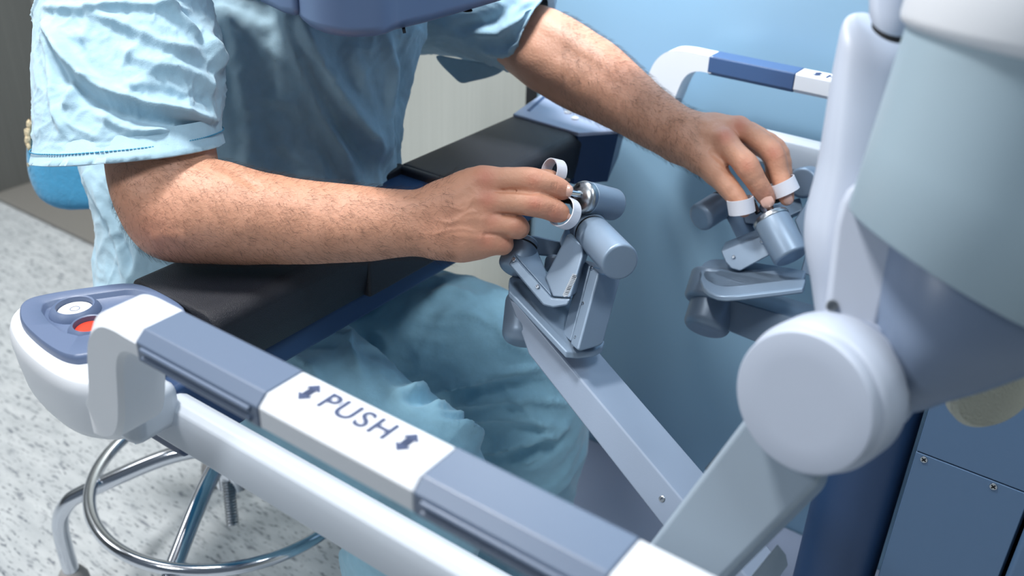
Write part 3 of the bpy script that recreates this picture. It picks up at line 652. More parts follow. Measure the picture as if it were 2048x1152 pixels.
#PART3
# ================================================================ PERSON
class Field:
    """signed distance grid with soft unions, meshed by surface nets"""
    def __init__(s, lo, hi, h):
        s.lo = np.array(lo, float); s.h = h; s.n = np.ceil((np.array(hi) - s.lo) / h).astype(int) + 1
        s.F = np.full(s.n, .05, np.float32)
    def cone(s, G, a, ra, b, rb, k):
        a = np.array(a, float); b = np.array(b, float); R = max(ra, rb) + k + 3 * s.h
        i0 = np.maximum(np.floor((np.minimum(a, b) - R - s.lo) / s.h).astype(int), 0); i1 = np.minimum(np.ceil((np.maximum(a, b) + R - s.lo) / s.h).astype(int) + 1, s.n)
        if (i1 <= i0).any(): return
        X, Y, Z = [(s.lo[q] + np.arange(i0[q], i1[q]) * s.h).astype(np.float32) for q in range(3)]
        d = b - a; L2 = float(d @ d) + 1e-12
        x = X[:, None, None] - a[0]; y = Y[None, :, None] - a[1]; z = Z[None, None, :] - a[2]
        t = np.clip((x * d[0] + y * d[1] + z * d[2]) / L2, 0, 1)
        D = np.sqrt((x - t * d[0]) ** 2 + (y - t * d[1]) ** 2 + (z - t * d[2]) ** 2) - (ra + (rb - ra) * t)
        sl = tuple(slice(i0[q], i1[q]) for q in range(3)); W = G[sl]
        if k > 0:
            h = np.maximum(k - np.abs(W - D), 0) / k; G[sl] = np.minimum(W, D) - h * h * k * .25
        else: G[sl] = np.minimum(W, D)
    def chain(s, pts, k=.004, G=None):
        G = s.F if G is None else G
        for (a, ra), (b, rb) in zip(pts[:-1], pts[1:]): s.cone(G, a, ra, b, rb, k)
    def mesh(s):
        F = s.F; n = s.n; inn = F < 0
        c = np.zeros(n - 1, np.int8)
        for dx in (0, 1):
            for dy in (0, 1):
                for dz in (0, 1): c += inn[dx:n[0] - 1 + dx, dy:n[1] - 1 + dy, dz:n[2] - 1 + dz]
        act = np.argwhere((c > 0) & (c < 8)); idx = np.full(n - 1, -1, np.int32); idx[tuple(act.T)] = np.arange(len(act))
        acc = np.zeros((len(act), 3)); cnt = np.zeros(len(act))
        for ax in range(3):
            o1, o2 = [q for q in range(3) if q != ax]
            for u1 in (0, 1):
                for u2 in (0, 1):
                    p = act.copy(); p[:, o1] += u1; p[:, o2] += u2; q = p.copy(); q[:, ax] += 1
                    f0 = F[tuple(p.T)]; f1 = F[tuple(q.T)]; m = (f0 < 0) != (f1 < 0)
                    t = np.where(m, f0 / np.where(m, f0 - f1, 1), 0); pos = (p - act).astype(float); pos[:, ax] += t
                    acc[m] += pos[m]; cnt[m] += 1
        vs = s.lo + (act + acc / cnt[:, None]) * s.h
        fs = []
        for ax in range(3):
            o1, o2 = (ax + 1) % 3, (ax + 2) % 3
            sl0 = [slice(None)] * 3; sl1 = [slice(None)] * 3; sl0[ax] = slice(0, -1); sl1[ax] = slice(1, None)
            a = inn[tuple(sl0)]; b = inn[tuple(sl1)]; e = np.argwhere(a != b)
            e = e[(e[:, o1] > 0) & (e[:, o2] > 0) & (e[:, o1] < n[o1] - 1) & (e[:, o2] < n[o2] - 1)]
            flip = a[tuple(e.T)]
            q = []
            for (u1, u2) in ((0, 0), (-1, 0), (-1, -1), (0, -1)):
                r = e.copy(); r[:, o1] += u1; r[:, o2] += u2; q.append(idx[tuple(r.T)])
            q = np.stack(q, 1); q[~flip] = q[~flip][:, ::-1]; fs.append(q)
        return vs, np.concatenate(fs)
def relax(vs, fs, it=2, lam=.5):
    e = np.concatenate([fs[:, [0, 1]], fs[:, [1, 2]], fs[:, [2, 3]], fs[:, [3, 0]]]); e = np.concatenate([e, e[:, ::-1]])
    cnt = np.bincount(e[:, 0], minlength=len(vs))[:, None]
    for _ in range(it):
        s = np.stack([np.bincount(e[:, 0], weights=vs[e[:, 1], q], minlength=len(vs)) for q in range(3)], 1) / np.maximum(cnt, 1); vs = vs + (s - vs) * lam
    return vs
def vnormals(vs, fs):
    n = np.cross(vs[fs[:, 2]] - vs[fs[:, 0]], vs[fs[:, 3]] - vs[fs[:, 1]]); N = np.zeros_like(vs)
    for q in range(4):
        for c in range(3): N[:, c] += np.bincount(fs[:, q], weights=n[:, c], minlength=len(vs))
    return N / np.maximum(np.linalg.norm(N, axis=1), 1e-12)[:, None]
aR, aD, aF, aC = [np.array(q) for q in (CR, CD, CF, CP)]
def nproj(vs):
    d = vs - aC; f = d @ aF; return 1024 + F * (d @ aR) / f, 576 + F * (d @ aD) / f, f
def fold_disp(vs, N, folds):
    """each fold is a real ridge (or valley) following a line over the surface: (points, width, height, sharp side)"""
    x, y, f = nproj(vs); out = np.zeros(len(vs)); face = np.clip(-np.einsum('ij,ij->i', N, (vs - aC) / np.linalg.norm(vs - aC, axis=1)[:, None]) * 3, 0, 1)
    for pts, wd, amp, sh in folds:
        P = catmull([V((p[0], p[1], 0)) for p in pts], 5); best = np.full(len(vs), 1e9); side = np.zeros(len(vs)); tt = np.zeros(len(vs)); n = len(P) - 1
        for i in range(n):
            a, b = P[i], P[i + 1]; dx, dy = b.x - a.x, b.y - a.y; L = dx * dx + dy * dy + 1e-9
            t = np.clip(((x - a.x) * dx + (y - a.y) * dy) / L, 0, 1); qx = x - a.x - t * dx; qy = y - a.y - t * dy
            d = np.hypot(qx, qy); m = d < best; best[m] = d[m]; side[m] = (qx * dy - qy * dx)[m]; tt[m] = ((i + t) / n)[m]
        wl = np.where(side > 0, wd, wd * sh); env = np.clip(np.minimum(tt, 1 - tt) * 5 + .15, 0, 1)
        out += amp * np.exp(-(best / wl) ** 2) * env
    return np.maximum(out, -.0045) * face
def crumple(vs, s, amp, oct=3, seed=0, stretch=(1, 1, 1)):
    out = np.empty(len(vs)); st = np.array(stretch) * s
    for i, p in enumerate(vs * st + seed):
        q = V(p); q = q + V((noise.noise(q * .7 + V((5, 1, 2))), noise.noise(q * .7 + V((1, 9, 4))), noise.noise(q * .7 + V((3, 2, 8))))) * .9
        v = 0; a = 1
        for o in range(oct): v += a * (max(0, 1 - abs(noise.noise(q)) * 2.6) ** 2 - .3) ; q = q * 2.03; a *= .5
        out[i] = v
    return out * amp
def npmesh(name, vs, fs, material, parent, smooth=True, attr=None):
    me = bpy.data.meshes.new(name); me.vertices.add(len(vs)); me.vertices.foreach_set('co', vs.astype(np.float32).ravel())
    k = fs.shape[1]; me.loops.add(fs.size); me.loops.foreach_set('vertex_index', fs.astype(np.int32).ravel()); me.polygons.add(len(fs))
    me.polygons.foreach_set('loop_start', np.arange(0, fs.size, k, dtype=np.int32)); me.polygons.foreach_set('loop_total', np.full(len(fs), k, np.int32)); me.update(calc_edges=True); me.validate()
    if smooth: me.shade_smooth()
    me.materials.append(MT[material])
    if attr is not None:
        at = me.attributes.new('tone', 'FLOAT', 'POINT'); at.data.foreach_set('value', attr.astype(np.float32))
    o = bpy.data.objects.new(name, me); COL.objects.link(o)
    if parent: o.parent = parent; o.matrix_parent_inverse = Matrix.Translation(-parent_loc(parent))
    return o
def pc(L, sc=1.0, dd=0):
    """chain of (x, y, D, r_px) -> ((world point), r)"""
    return [(np.array(B(x, y, d + dd)), r * sc * d / F) for x, y, d, r in L]
def resm(L, m=4):
    P = [V((a[0], a[1], a[2])) for a, in [(q,) for q in L]]; R = [V((q[3], 0, 0)) for q in L]
    return [(p.x, p.y, p.z, r.x) for p, r in zip(catmull(P, m), catmull(R, m))]
per = empty('person', (-.95, .8, 0), 'person in light blue scrubs seated leaning on the black armrest, both hands on controllers', 'person')
# -------- right arm (near the camera)
RA = {}
RA['upper'] = resm([(285, 120, 1.0, 80), (300, 200, .985, 76), (319, 288, .965, 97), (330, 370, .945, 97), (345, 425, .94, 84)])
RA['up'] = resm([(350, 405, .945, 84), (430, 411, .938, 82), (500, 419, .938, 70), (600, 428, .938, 61), (700, 432, .94, 54), (780, 431, .942, 46), (850, 428, .945, 41), (895, 408, .945, 40)])
RA['lo'] = resm([(342, 438, .94, 79), (430, 430, .937, 89), (500, 441, .937, 79), (600, 453, .937, 67), (700, 456, .94, 61), (780, 458, .943, 50), (850, 463, .947, 41), (895, 470, .945, 42)])
PAL = [[(880, 410, .945, 40), (935, 378, .938, 33), (966, 363, .932, 29)], [(880, 430, .945, 40), (940, 410, .936, 33), (978, 404, .930, 27)], [(880, 450, .945, 40), (940, 442, .937, 33), (984, 446, .933, 26)],
       [(880, 465, .947, 38), (938, 474, .94, 33), (975, 482, .938, 26)], [(880, 472, .95, 34), (922, 488, .947, 29), (958, 490, .948, 26)], [(890, 430, .96, 36), (950, 440, .962, 30)], [(890, 415, .96, 34), (940, 385, .972, 28), (985, 372, .978, 24)]]
FING = {'index': [(966, 363, .932, 29), (1015, 360, .925, 24.5), (1050, 360, .921, 24.5), (1070, 364, .920, 25.5), (1095, 370, .924, 22.5), (1114, 376, .928, 20.5), (1127, 381, .931, 17.5)],
        'middle': [(978, 404, .930, 26), (1020, 405, .921, 22.5), (1052, 406, .918, 23.5), (1072, 409, .918, 24), (1096, 417, .922, 21.5), (1112, 423, .926, 20), (1122, 427, .929, 17)],
        'ring': [(984, 446, .933, 25), (1015, 450, .928, 22.5), (1033, 453, .932, 23.5), (1036, 458, .948, 19), (1018, 458, .965, 17), (990, 450, .97, 16)],
        'little': [(975, 482, .938, 25), (998, 486, .936, 21), (1005, 488, .942, 21), (1006, 490, .957, 17), (990, 486, .97, 16), (970, 478, .973, 15)],
        'thumb': [(930, 392, .97, 28), (985, 372, .978, 24), (1035, 362, .975, 20), (1065, 359, .965, 18.5), (1088, 357, .957, 17), (1104, 356, .953, 14.5)]}
def build_arm(name, chains, palm, fingers, h, folds, red, kk=.012):
    allp = []
    for c in list(chains) + palm + list(fingers.values()): allp += [p for p, r in pc(c)]
    allp = np.array(allp); lo = allp.min(0) - .065; hi = allp.max(0) + .065
    Fd = Field(lo, hi, h)
    for c in chains: Fd.chain(pc(c), .010)
    for c in palm: Fd.chain(pc(c), kk)
    base = Fd.F.copy()
    res = base.copy()
    for nme, c in fingers.items():
        G = np.full_like(base, .05); Fd.chain(pc(resm(c, 2)), .003, G)
        k = .007; hh = np.maximum(k - np.abs(base - G), 0) / k; Gi = np.minimum(base, G) - hh * hh * k * .25
        k = .0012; hh = np.maximum(k - np.abs(res - Gi), 0) / k
        res = np.where((np.abs(base - res) < 1e-7), Gi, np.minimum(res, Gi) - hh * hh * k * .25)
    Fd.F = res
    vs, fs = Fd.mesh(); vs = relax(vs, fs, 3, .5); N = vnormals(vs, fs)
    d = fold_disp(vs, N, folds); vs = vs + N * d[:, None]
    nz = np.array([noise.noise(V(p) * 28) * .0009 + noise.noise(V(p) * 75) * .0003 for p in vs]); vs = vs + N * nz[:, None]
    x, y, f = nproj(vs); tone = np.zeros(len(vs))
    for cx_, cy_, r, a in red: tone += a * np.exp(-((x - cx_) ** 2 + (y - cy_) ** 2) / r ** 2)
    return vs, fs, np.clip(tone, 0, .8)
def creases(cx_, cy_, w, ang, n=5, sp=4.2, amp=-.00045):
    out = []; a = math.radians(ang)
    for i in range(n):
        o = (i - (n - 1) / 2) * sp; bx = cx_ + math.cos(a) * o; by = cy_ + math.sin(a) * o; cv = o * .25
        out.append(([(bx - math.sin(a) * -w, by + math.cos(a) * -w), (bx + math.cos(a) * cv, by + math.sin(a) * cv), (bx - math.sin(a) * w, by + math.cos(a) * w)], 1.6, amp * (1.3 - abs(o) / (sp * n)), 1))
    return out
rf = creases(1068, 362, 15, 8) + creases(1070, 408, 14, 10) + creases(1108, 374, 10, 14, 3, 4) + creases(1104, 420, 10, 16, 3, 4)
rf += [([(900, 395), (935, 370), (965, 352)], 9, .0007, 1), ([(890, 425), (940, 402), (975, 397)], 8, .0007, 1), ([(890, 450), (940, 437), (980, 440)], 8, .0007, 1), ([(890, 470), (935, 472), (970, 478)], 8, .0008, 1),
       ([(870, 440), (905, 445), (935, 425), (960, 425)], 4, .0007, 1), ([(860, 470), (900, 460), (925, 458), (955, 465)], 4, .0007, 1), ([(895, 410), (930, 418), (955, 380)], 4, .0006, 1),
       ([(425, 300), (435, 322), (470, 345), (520, 380)], 10, -.0022, 1), ([(990, 382), (1030, 383), (1075, 388)], 3, -.0012, 1), ([(985, 428), (1030, 429), (1050, 430)], 3, -.0012, 1), ([(965, 468), (990, 469), (1020, 472)], 3.5, -.0015, 1),
       ([(440, 370), (540, 400), (680, 410)], 40, .0016, 1), ([(300, 480), (330, 470), (380, 480)], 14, .0015, 1)]
rred = [(970, 355, 22, .55), (975, 398, 20, .55), (985, 440, 18, .35), (972, 482, 20, .4), (1068, 360, 18, .4), (1070, 408, 18, .55), (1110, 430, 20, .5), (1120, 378, 18, .3), (1035, 455, 18, .3), (1010, 490, 15, .3), (300, 470, 60, .2), (900, 450, 60, .12)]
vsR, fsR, tnR = build_arm('right', [RA['upper'], RA['up'], RA['lo']], PAL, FING, .0013, rf, rred)
# -------- left arm (far)
def two(Cs, n):
    U_, L_ = [], []
    for x, y, d, hw in Cs:
        U_.append((x + n[0] * .25 * hw, y + n[1] * .25 * hw, d, .75 * hw)); L_.append((x - n[0] * .25 * hw, y - n[1] * .25 * hw, d, .75 * hw))
    return resm(U_), resm(L_)
LU, LL_ = two([(1050, 75, 1.30, 64), (1090, 99, 1.27, 74), (1150, 136, 1.255, 74), (1205, 168, 1.24, 69), (1290, 227, 1.215, 55), (1350, 264, 1.20, 48), (1385, 280, 1.195, 47)], (.52, -.855))
LUP = resm([(860, 0, 1.36, 62), (950, 30, 1.33, 62), (1040, 75, 1.285, 62)])
PALL = [[(1370, 275, 1.195, 42), (1415, 278, 1.185, 34), (1447, 284, 1.170, 26)], [(1375, 268, 1.2, 38), (1430, 258, 1.195, 27), (1476, 256, 1.185, 22)], [(1375, 268, 1.215, 34), (1440, 262, 1.21, 26), (1497, 265, 1.205, 20)], [(1375, 275, 1.225, 30), (1450, 280, 1.23, 24), (1500, 285, 1.23, 19)],
        [(1365, 285, 1.195, 36), (1400, 315, 1.18, 29), (1430, 342, 1.165, 24)], [(1390, 290, 1.205, 30), (1440, 305, 1.205, 26)]]
FINL = {'index': [(1447, 284, 1.168, 27), (1472, 308, 1.153, 23), (1488, 325, 1.143, 23.5), (1497, 338, 1.141, 23), (1515, 366, 1.143, 20), (1527, 386, 1.147, 18.5), (1535, 401, 1.150, 15.5)],
        'middle': [(1476, 256, 1.185, 23), (1512, 277, 1.168, 21), (1538, 297, 1.158, 21.5), (1550, 314, 1.155, 21), (1558, 345, 1.155, 18.5), (1567, 372, 1.152, 17.5), (1573, 397, 1.152, 15)],
        'ring': [(1497, 265, 1.205, 20), (1538, 284, 1.195, 18.5), (1560, 308, 1.19, 18), (1568, 345, 1.19, 16), (1570, 380, 1.19, 14)],
        'little': [(1500, 285, 1.23, 18), (1535, 305, 1.225, 16), (1545, 335, 1.22, 14), (1540, 360, 1.215, 13)],
        'thumb': [(1425, 338, 1.168, 25), (1446, 362, 1.160, 22), (1462, 381, 1.153, 20), (1480, 405, 1.148, 17), (1488, 421, 1.147, 13.5)]}
lf = creases(1492, 332, 14, 52) + creases(1547, 305, 13, 60) + creases(1527, 384, 9, 60, 3, 4) + creases(1462, 380, 12, 48, 3, 4)
lf += [([(1420, 300), (1450, 330), (1475, 345)], 5, -.0014, 1), ([(1425, 325), (1450, 340), (1470, 352)], 3.5, -.0011, 1), ([(1400, 262), (1430, 268), (1450, 275)], 8, .001, 1), ([(1405, 245), (1440, 243), (1470, 243)], 7, .001, 1), ([(1465, 275), (1485, 300), (1505, 318)], 3.5, -.001, 1), ([(1395, 300), (1418, 290), (1430, 310)], 8, -.0008, 1)]
lred = [(1450, 272, 17, .6), (1480, 250, 17, .55), (1492, 332, 16, .4), (1548, 306, 16, .5), (1530, 392, 18, .3), (1574, 392, 16, .3), (1485, 425, 14, .4), (1240, 150, 50, .15)]
vsL, fsL, tnL = build_arm('left', [LUP, LU, LL_], PALL, FINL, .0016, lf, lred)
# -------- trunk, head, legs inside the clothes (coarser grid)
def wc(L): return [(np.array(p, float), r) for p, r in L]
Fb = Field((-1.25, .40, .30), (-.42, 1.25, 1.55), .007)
Fb.chain(wc([((-1.0, .74, .52), .08), ((-1.0, .75, .75), .08), ((-1.02, .75, .92), .06)]), .05)
Fb.chain(wc([((-1.0, .84, .52), .08), ((-1.0, .83, .75), .08), ((-1.02, .83, .92), .06)]), .05)
Fb.chain(wc([((-1.02, .79, .90), .06), ((-1.02, .79, 1.05), .05), ((-.96, .79, 1.10), .055)]), .04)
Fb.chain(wc([((-.95, .79, 1.08), .065), ((-.90, .79, 1.19), .055)]), .03)
Fb.chain(wc([((-.86, .79, 1.32), .088), ((-.83, .79, 1.25), .070)]), .02)
Fb.chain(wc([((-.80, .79, 1.20), .035), ((-.83, .79, 1.19), .055)]), .02)
Fb.chain(wc([((-.775, .79, 1.265), .008), ((-.752, .79, 1.235), .013)]), .01)
for s in (-1, 1):
    Fb.chain(wc([((-.775, .79 + s * .032, 1.275), .014), ((-.78, .79 + s * .03, 1.272), .014)]), .006)
    Fb.chain(wc([((-.86, .79 + s * .075, 1.29), .010), ((-.865, .79 + s * .088, 1.26), .014)]), .006)
    Fb.chain(wc([((-.765, .79, 1.207), .008), ((-.77, .79 + s * .018, 1.208), .006)]), .004)
vB, fB = Fb.mesh(); vB = relax(vB, fB, 2); tB = np.zeros(len(vB))
n1, n2 = len(vsR), len(vsR) + len(vsL)
body = npmesh('body', np.concatenate([vsR, vsL, vB]), np.concatenate([fsR, fsL + n1, fB + n2]), 'skin', per, attr=np.concatenate([tnR, tnL, tB]))
Fh = Field((-1.05, .65, 1.15), (-.7, .95, 1.48), .005)
Fh.chain(wc([((-.872, .79, 1.335), .092), ((-.90, .79, 1.27), .075)]), .02)
vH, fH = Fh.mesh(); npmesh('short_hair', relax(vH, fH), fH, 'hair', per)
for s in (-1, 1): lathe('eye', V((-.7685, .79 + s * .032, 1.273)), V((1, 0, -.2)), [(0, .0001), (.0, .004), (-.001, .008), (-.006, .010)], 'button', per, n=20, caps=(0, 0))
# -------- nails
def nail(x, y, d, dx, dy, wpx, lpx, bulge=.0012):
    """small curved plate pressed on the finger tip; axis (dx,dy) in view, centre at (x,y)"""
    c = B(x, y, d); a = (B(x + dx, y + dy, d) - c).normalized(); nrm = (CP - c).normalized(); a = (a - nrm * a.dot(nrm)).normalized(); b = nrm.cross(a)
    s = d / F; R = []
    for i in range(9):
        t = -1 + i / 4; rw = (1 - max(0, t) ** 4 * .5) * (1 - max(0, -t - .3) ** 2 * .45); row = []
        for j in range(9):
            q = -1 + j / 4; row.append(c + a * (t * lpx * s) + b * (q * wpx * s * rw) - nrm * ((q * q) * wpx * s * .42 + max(0, t) ** 2 * lpx * s * .25))
        R.append(row)
    return loft('fingernail', R, 'nail', body, (0, 0), closed=False)
nail(1135, 381, .9205, 1, .25, 11.5, 10.5)
nail(1134, 431, .9235, .8, .5, 6, 9)
nail(1535, 404, 1.1365, .45, .9, 12.5, 11)
nail(1576, 398, 1.1420, .3, 1, 9, 11)
# -------- fine hair on the forearms
def arm_hair(vs, fs, cond, flow, count, seed):
    rng = random.Random(seed); N = vnormals(vs, fs); x, y, f = nproj(vs); ids = np.nonzero(cond(x, y, f) & (np.einsum('ij,ij->i', N, (vs - aC)) < .35 * np.linalg.norm(vs - aC, axis=1)))[0]
    V_, Fc = [], []
    for _ in range(count):
        i = int(ids[rng.randrange(len(ids))]); p = V(vs[i]); n = V(N[i]); fl = flow(p); fl = fl + V((rng.gauss(0, .45), rng.gauss(0, .45), rng.gauss(0, .45)))
        t = (fl - n * fl.dot(n)).normalized(); L = rng.uniform(.005, .012); c = rng.uniform(-.25, .25); sd = n.cross(t); r = rng.uniform(.00006, .00011)
        pts = [p - n * .0004, p + t * L * .35 + n * L * .22 + sd * c * L * .1, p + t * L * .7 + n * L * .36 + sd * c * L * .35, p + t * L + n * L * .40 + sd * c * L * .8]
        a = len(V_)
        for k, q in enumerate(pts):
            rr = r * (1 - k / 3.4)
            V_ += [q + sd * rr, q - sd * rr * .5 + n * rr * .87, q - sd * rr * .5 - n * rr * .87]
        for k in range(3):
            for j in range(3): Fc.append((a + k * 3 + j, a + k * 3 + (j + 1) % 3, a + k * 3 + 3 + (j + 1) % 3, a + k * 3 + 3 + j))
    return npmesh('arm_hair', np.array([tuple(v) for v in V_]), np.array(Fc), 'hair', body)
dR = (B(850, 445, .945) - B(400, 440, .94)).normalized(); dL = (B(1365, 270, 1.2) - B(1100, 100, 1.27)).normalized()
h1 = arm_hair(vsR, fsR, lambda x, y, f: (x > 225) & (x < 905) & (y > 315), lambda p: dR * .8 + V((0, 0, -.25)) + V((.3, -.2, 0)), 4600, 1); h1['kind'] = 'stuff'
h3 = arm_hair(vsL, fsL, lambda x, y, f: (x > 1120) & (x < 1400), lambda p: dL * .8 + V((0, 0, -.3)), 3400, 2); h3['kind'] = 'stuff'
# -------- scrub top
def cloth_loft(name, rings, parent, folds, cr, material='scrub', hem=0):
    n = len(rings[0]); vs = np.array([tuple(p) for r in rings for p in r]); m = len(rings)
    i, j = np.meshgrid(np.arange(m - 1), np.arange(n), indexing='ij'); a = (i * n + j).ravel(); b = (i * n + (j + 1) % n).ravel()
    fs = np.stack([a, b, b + n, a + n], 1); N = vnormals(vs, fs)
    cen = np.repeat(vs.reshape(m, n, 3).mean(1), n, 0)
    if np.einsum('ij,ij->i', N, vs - cen).sum() < 0: N = -N; fs = fs[:, ::-1]
    d = np.maximum(fold_disp(vs, N, folds) * 2.6, -.012)
    g = d.reshape(m, n)
    for _ in range(3):
        g = (g + np.roll(g, 1, 1) + np.roll(g, -1, 1)) / 3; g[1:-1] = (g[1:-1] + g[2:] + g[:-2]) / 3
    d = g.ravel()
    for s, amp, o, seed, stt in cr: d = d + crumple(vs, s, amp, o, seed, stt)
    if hem: d = (d.reshape(m, n) * np.clip((np.arange(m) - hem) / 8 + .3, .22, 1)[:, None]).ravel()
    return npmesh(name, vs + N * d[:, None], fs, material, parent), vs + N * d[:, None]
top = None
trow = [(300, -260, 520, -250), (270, -215, 560, -205), (210, -170, 660, -165), (165, -120, 760, -120), (150, -60, 835, -60), (150, 0, 852, 0), (155, 60, 846, 60), (160, 130, 832, 128), (164, 200, 812, 200), (168, 260, 803, 262), (172, 320, 799, 325), (188, 400, 800, 400), (195, 470, 790, 470), (191, 530, 740, 520), (200, 580, 690, 560), (240, 620, 600, 600)]
R = [oval((a, b), (c, d), 1.19, .62, n=420, tilt=-.42, ex=2.3, dd=.05) for a, b, c, d in interp_rows(trow, 12)]
TF = [([(548, -40), (572, 60), (612, 170), (660, 275), (708, 370)], 24, .013, .3), ([(590, 30), (632, 130), (690, 225), (765, 325)], 26, .014, .3), ([(565, 20), (610, 130), (650, 220), (735, 340)], 12, -.007, 1),
      ([(800, 90), (815, 140), (800, 220)], 12, -.005, 1), ([(445, 20), (465, 110), (478, 200), (490, 300), (497, 360)], 18, .010, .4), ([(445, 30), (462, 110), (480, 220), (495, 330)], 12, -.006, 1),
      ([(500, 30), (520, 60), (545, 40)], 8, .004, 1), ([(470, 90), (500, 130), (480, 190), (510, 230)], 9, .004, .6), ([(540, 170), (560, 210), (590, 200), (585, 240)], 7, .005, .5), ([(530, 230), (560, 260), (575, 310), (620, 330)], 8, .0045, .5),
      ([(480, 260), (520, 290), (530, 340)], 9, .004, .6), ([(560, 100), (590, 150), (600, 230)], 8, .003, .6), ([(590, 250), (610, 300), (660, 345)], 7, .004, .5), ([(770, 60), (790, 150), (770, 260), (780, 320)], 10, .004, 1), ([(700, 90), (740, 200), (770, 280)], 14, .003, 1),
      ([(190, 360), (225, 450), (250, 560)], 9, .004, .5), ([(215, 400), (240, 480), (262, 545)], 7, -.004, 1), ([(175, 340), (195, 400), (245, 470)], 6, .003, .6)]
top, vtop = cloth_loft('scrub_top', R, per, TF, [(6, .006, 1, 3, (1, 1, .6)), (15, .0035, 2, 11, (1, 1, .7)), (34, .0016, 2, 5, (1, 1, .8))])
srow = [(86, 296, 432, 272), (80, 317, 441, 291), (79.5, 314, 441, 288), (84, 284, 436, 258), (84, 240, 441, 222), (80, 190, 440, 165), (77, 130, 434, 100), (83, 60, 420, 40), (82, 0, 408, -10), (95, -60, 420, -60), (140, -120, 440, -100), (210, -170, 450, -140)]
rr = interp_rows(srow[1:], 16)
R = [oval((100, 258), (424, 236), .955, .84, n=340, tilt=-.10, ex=2.25), oval((90, 304), (431, 281), .955, .90, n=340, tilt=-.10, ex=2.25)]
R += [oval((a, b), (c, d), .955 + .05 * i / len(rr), .94, n=340, tilt=-.10 - .1 * i / len(rr), ex=2.25) for i, (a, b, c, d) in enumerate(rr)]
SF = [([(86, 40), (121, 97), (160, 150), (219, 190), (292, 214), (365, 228), (430, 243)], 11, .0075, .45), ([(100, 110), (150, 172), (215, 214), (300, 238), (420, 258)], 10, -.004, 1), ([(301, -10), (369, 48), (413, 87), (439, 146)], 13, .006, .5),
      ([(180, 25), (272, 66), (335, 95), (400, 105)], 10, .0045, .5), ([(83, 17), (165, 19), (250, 10), (380, 22)], 7, .004, .5), ([(185, -20), (175, 40), (166, 90)], 5, .004, .5), ([(120, 100), (140, 160), (135, 220)], 8, .003, .6),
      ([(88, 60), (100, 140), (110, 220), (130, 270)], 7, .003, .6), ([(230, 95), (300, 130), (390, 150), (430, 190)], 12, .003, .6), ([(190, 225), (260, 262), (340, 262)], 8, .003, .6), ([(300, 160), (360, 190), (430, 200)], 10, -.0025, 1), ([(350, 20), (395, 60), (405, 85)], 7, -.005, 1),
      ([(84, 284), (160, 286), (250, 283), (340, 268), (436, 256)], 3.2, -.0010, 1), ([(150, 60), (180, 100), (200, 150)], 7, .003, .5), ([(240, 180), (320, 170), (410, 215)], 8, .0025, .5)]
sl, vsl = cloth_loft('sleeve', R, top, SF, [(7, .003, 1, 7, (1, 1, 1)), (18, .0022, 2, 2, (1, 1, 1)), (45, .0010, 2, 4, (1, 1, 1))], hem=36)
# stitched seam round the cuff: follows the displaced surface
def seam_on(grid_vs, n, row, name, parent, r=.00075, dash=True):
    P = [V(p) for p in grid_vs.reshape(-1, n, 3)[row]]; c = sum(P, V()) / n
    P = [p + (p - c).normalized() * .0018 for p in P]; V_, Fc = [], []
    for i in range(0, n, 2):
        a, b = P[i], P[(i + 1) % n] * .5 + P[(i + 2) % n] * .5
        if (b - a).length < 1e-5: continue
        x, y, d = basis(b - a); s = len(V_)
        for q in (a, b):
            for k in range(4): V_.append(q + (x * math.cos(k * math.pi / 2) + y * math.sin(k * math.pi / 2)) * r)
        for k in range(4): Fc.append((s + k, s + (k + 1) % 4, s + 4 + (k + 1) % 4, s + 4 + k))
    o = npmesh(name, np.array([tuple(v) for v in V_]), np.array(Fc), 'stitch', parent, smooth=False); o['kind'] = 'stuff'; return o
seam_on(vsl, 340, 31, 'cuff_stitching', top)
# far sleeve
fr_ = [(1030, 138, 1112, -8), (1022, 137, 1113, -10), (1000, 134, 1085, -30), (960, 124, 1040, -60), (920, 114, 1000, -85), (880, 106, 950, -105), (845, 104, 900, -120), (800, 110, 840, -130)]
rr = interp_rows(fr_, 9)
R = [oval((1012, 128), (1095, 2), 1.288, 1.08, n=180, tilt=.25), oval((1024, 134), (1108, -4), 1.285, 1.12, n=180, tilt=.25)]
R += [oval((a, b), (c, d), 1.285 + .07 * i / len(rr), 1.15, n=180, tilt=.25) for i, (a, b, c, d) in enumerate(rr)]
LF = [([(1095, 10), (1060, 30), (1000, 60), (940, 60)], 8, .005, .5), ([(1080, 60), (1030, 100), (960, 95)], 9, .005, .6), ([(1070, 0), (1030, 20), (1010, 50), (1000, 80)], 6, .005, .6), ([(1040, 0), (990, 40), (900, 60)], 8, -.004, 1), ([(1085, 85), (1040, 120), (1000, 128)], 5, .003, .6)]
cloth_loft('sleeve', R, top, LF, [(9, .003, 1, 17, (1, 1, 1)), (24, .0018, 2, 21, (1, 1, 1))])
# loose corner of cloth hanging below the far sleeve
P = [[BP(x, y, (B(930, 140, 1.33), CF)) + CF * dz for x, y in row] for row, dz in (([(865, 108), (900, 116), (940, 122), (980, 128), (1015, 136)], -.01), ([(880, 128), (905, 136), (940, 142), (975, 146), (1005, 143)], 0), ([(905, 150), (916, 156), (935, 157), (958, 153), (985, 150)], .004), ([(918, 160), (922, 164), (929, 165), (940, 160), (955, 156)], .006))]
o = loft('loose_cloth', P, 'scrub', top, (0, 0), closed=False); md = o.modifiers.new('thick', 'SOLIDIFY'); md.thickness = .004; md = o.modifiers.new('sub', 'SUBSURF'); md.levels = 2; md.render_levels = 2
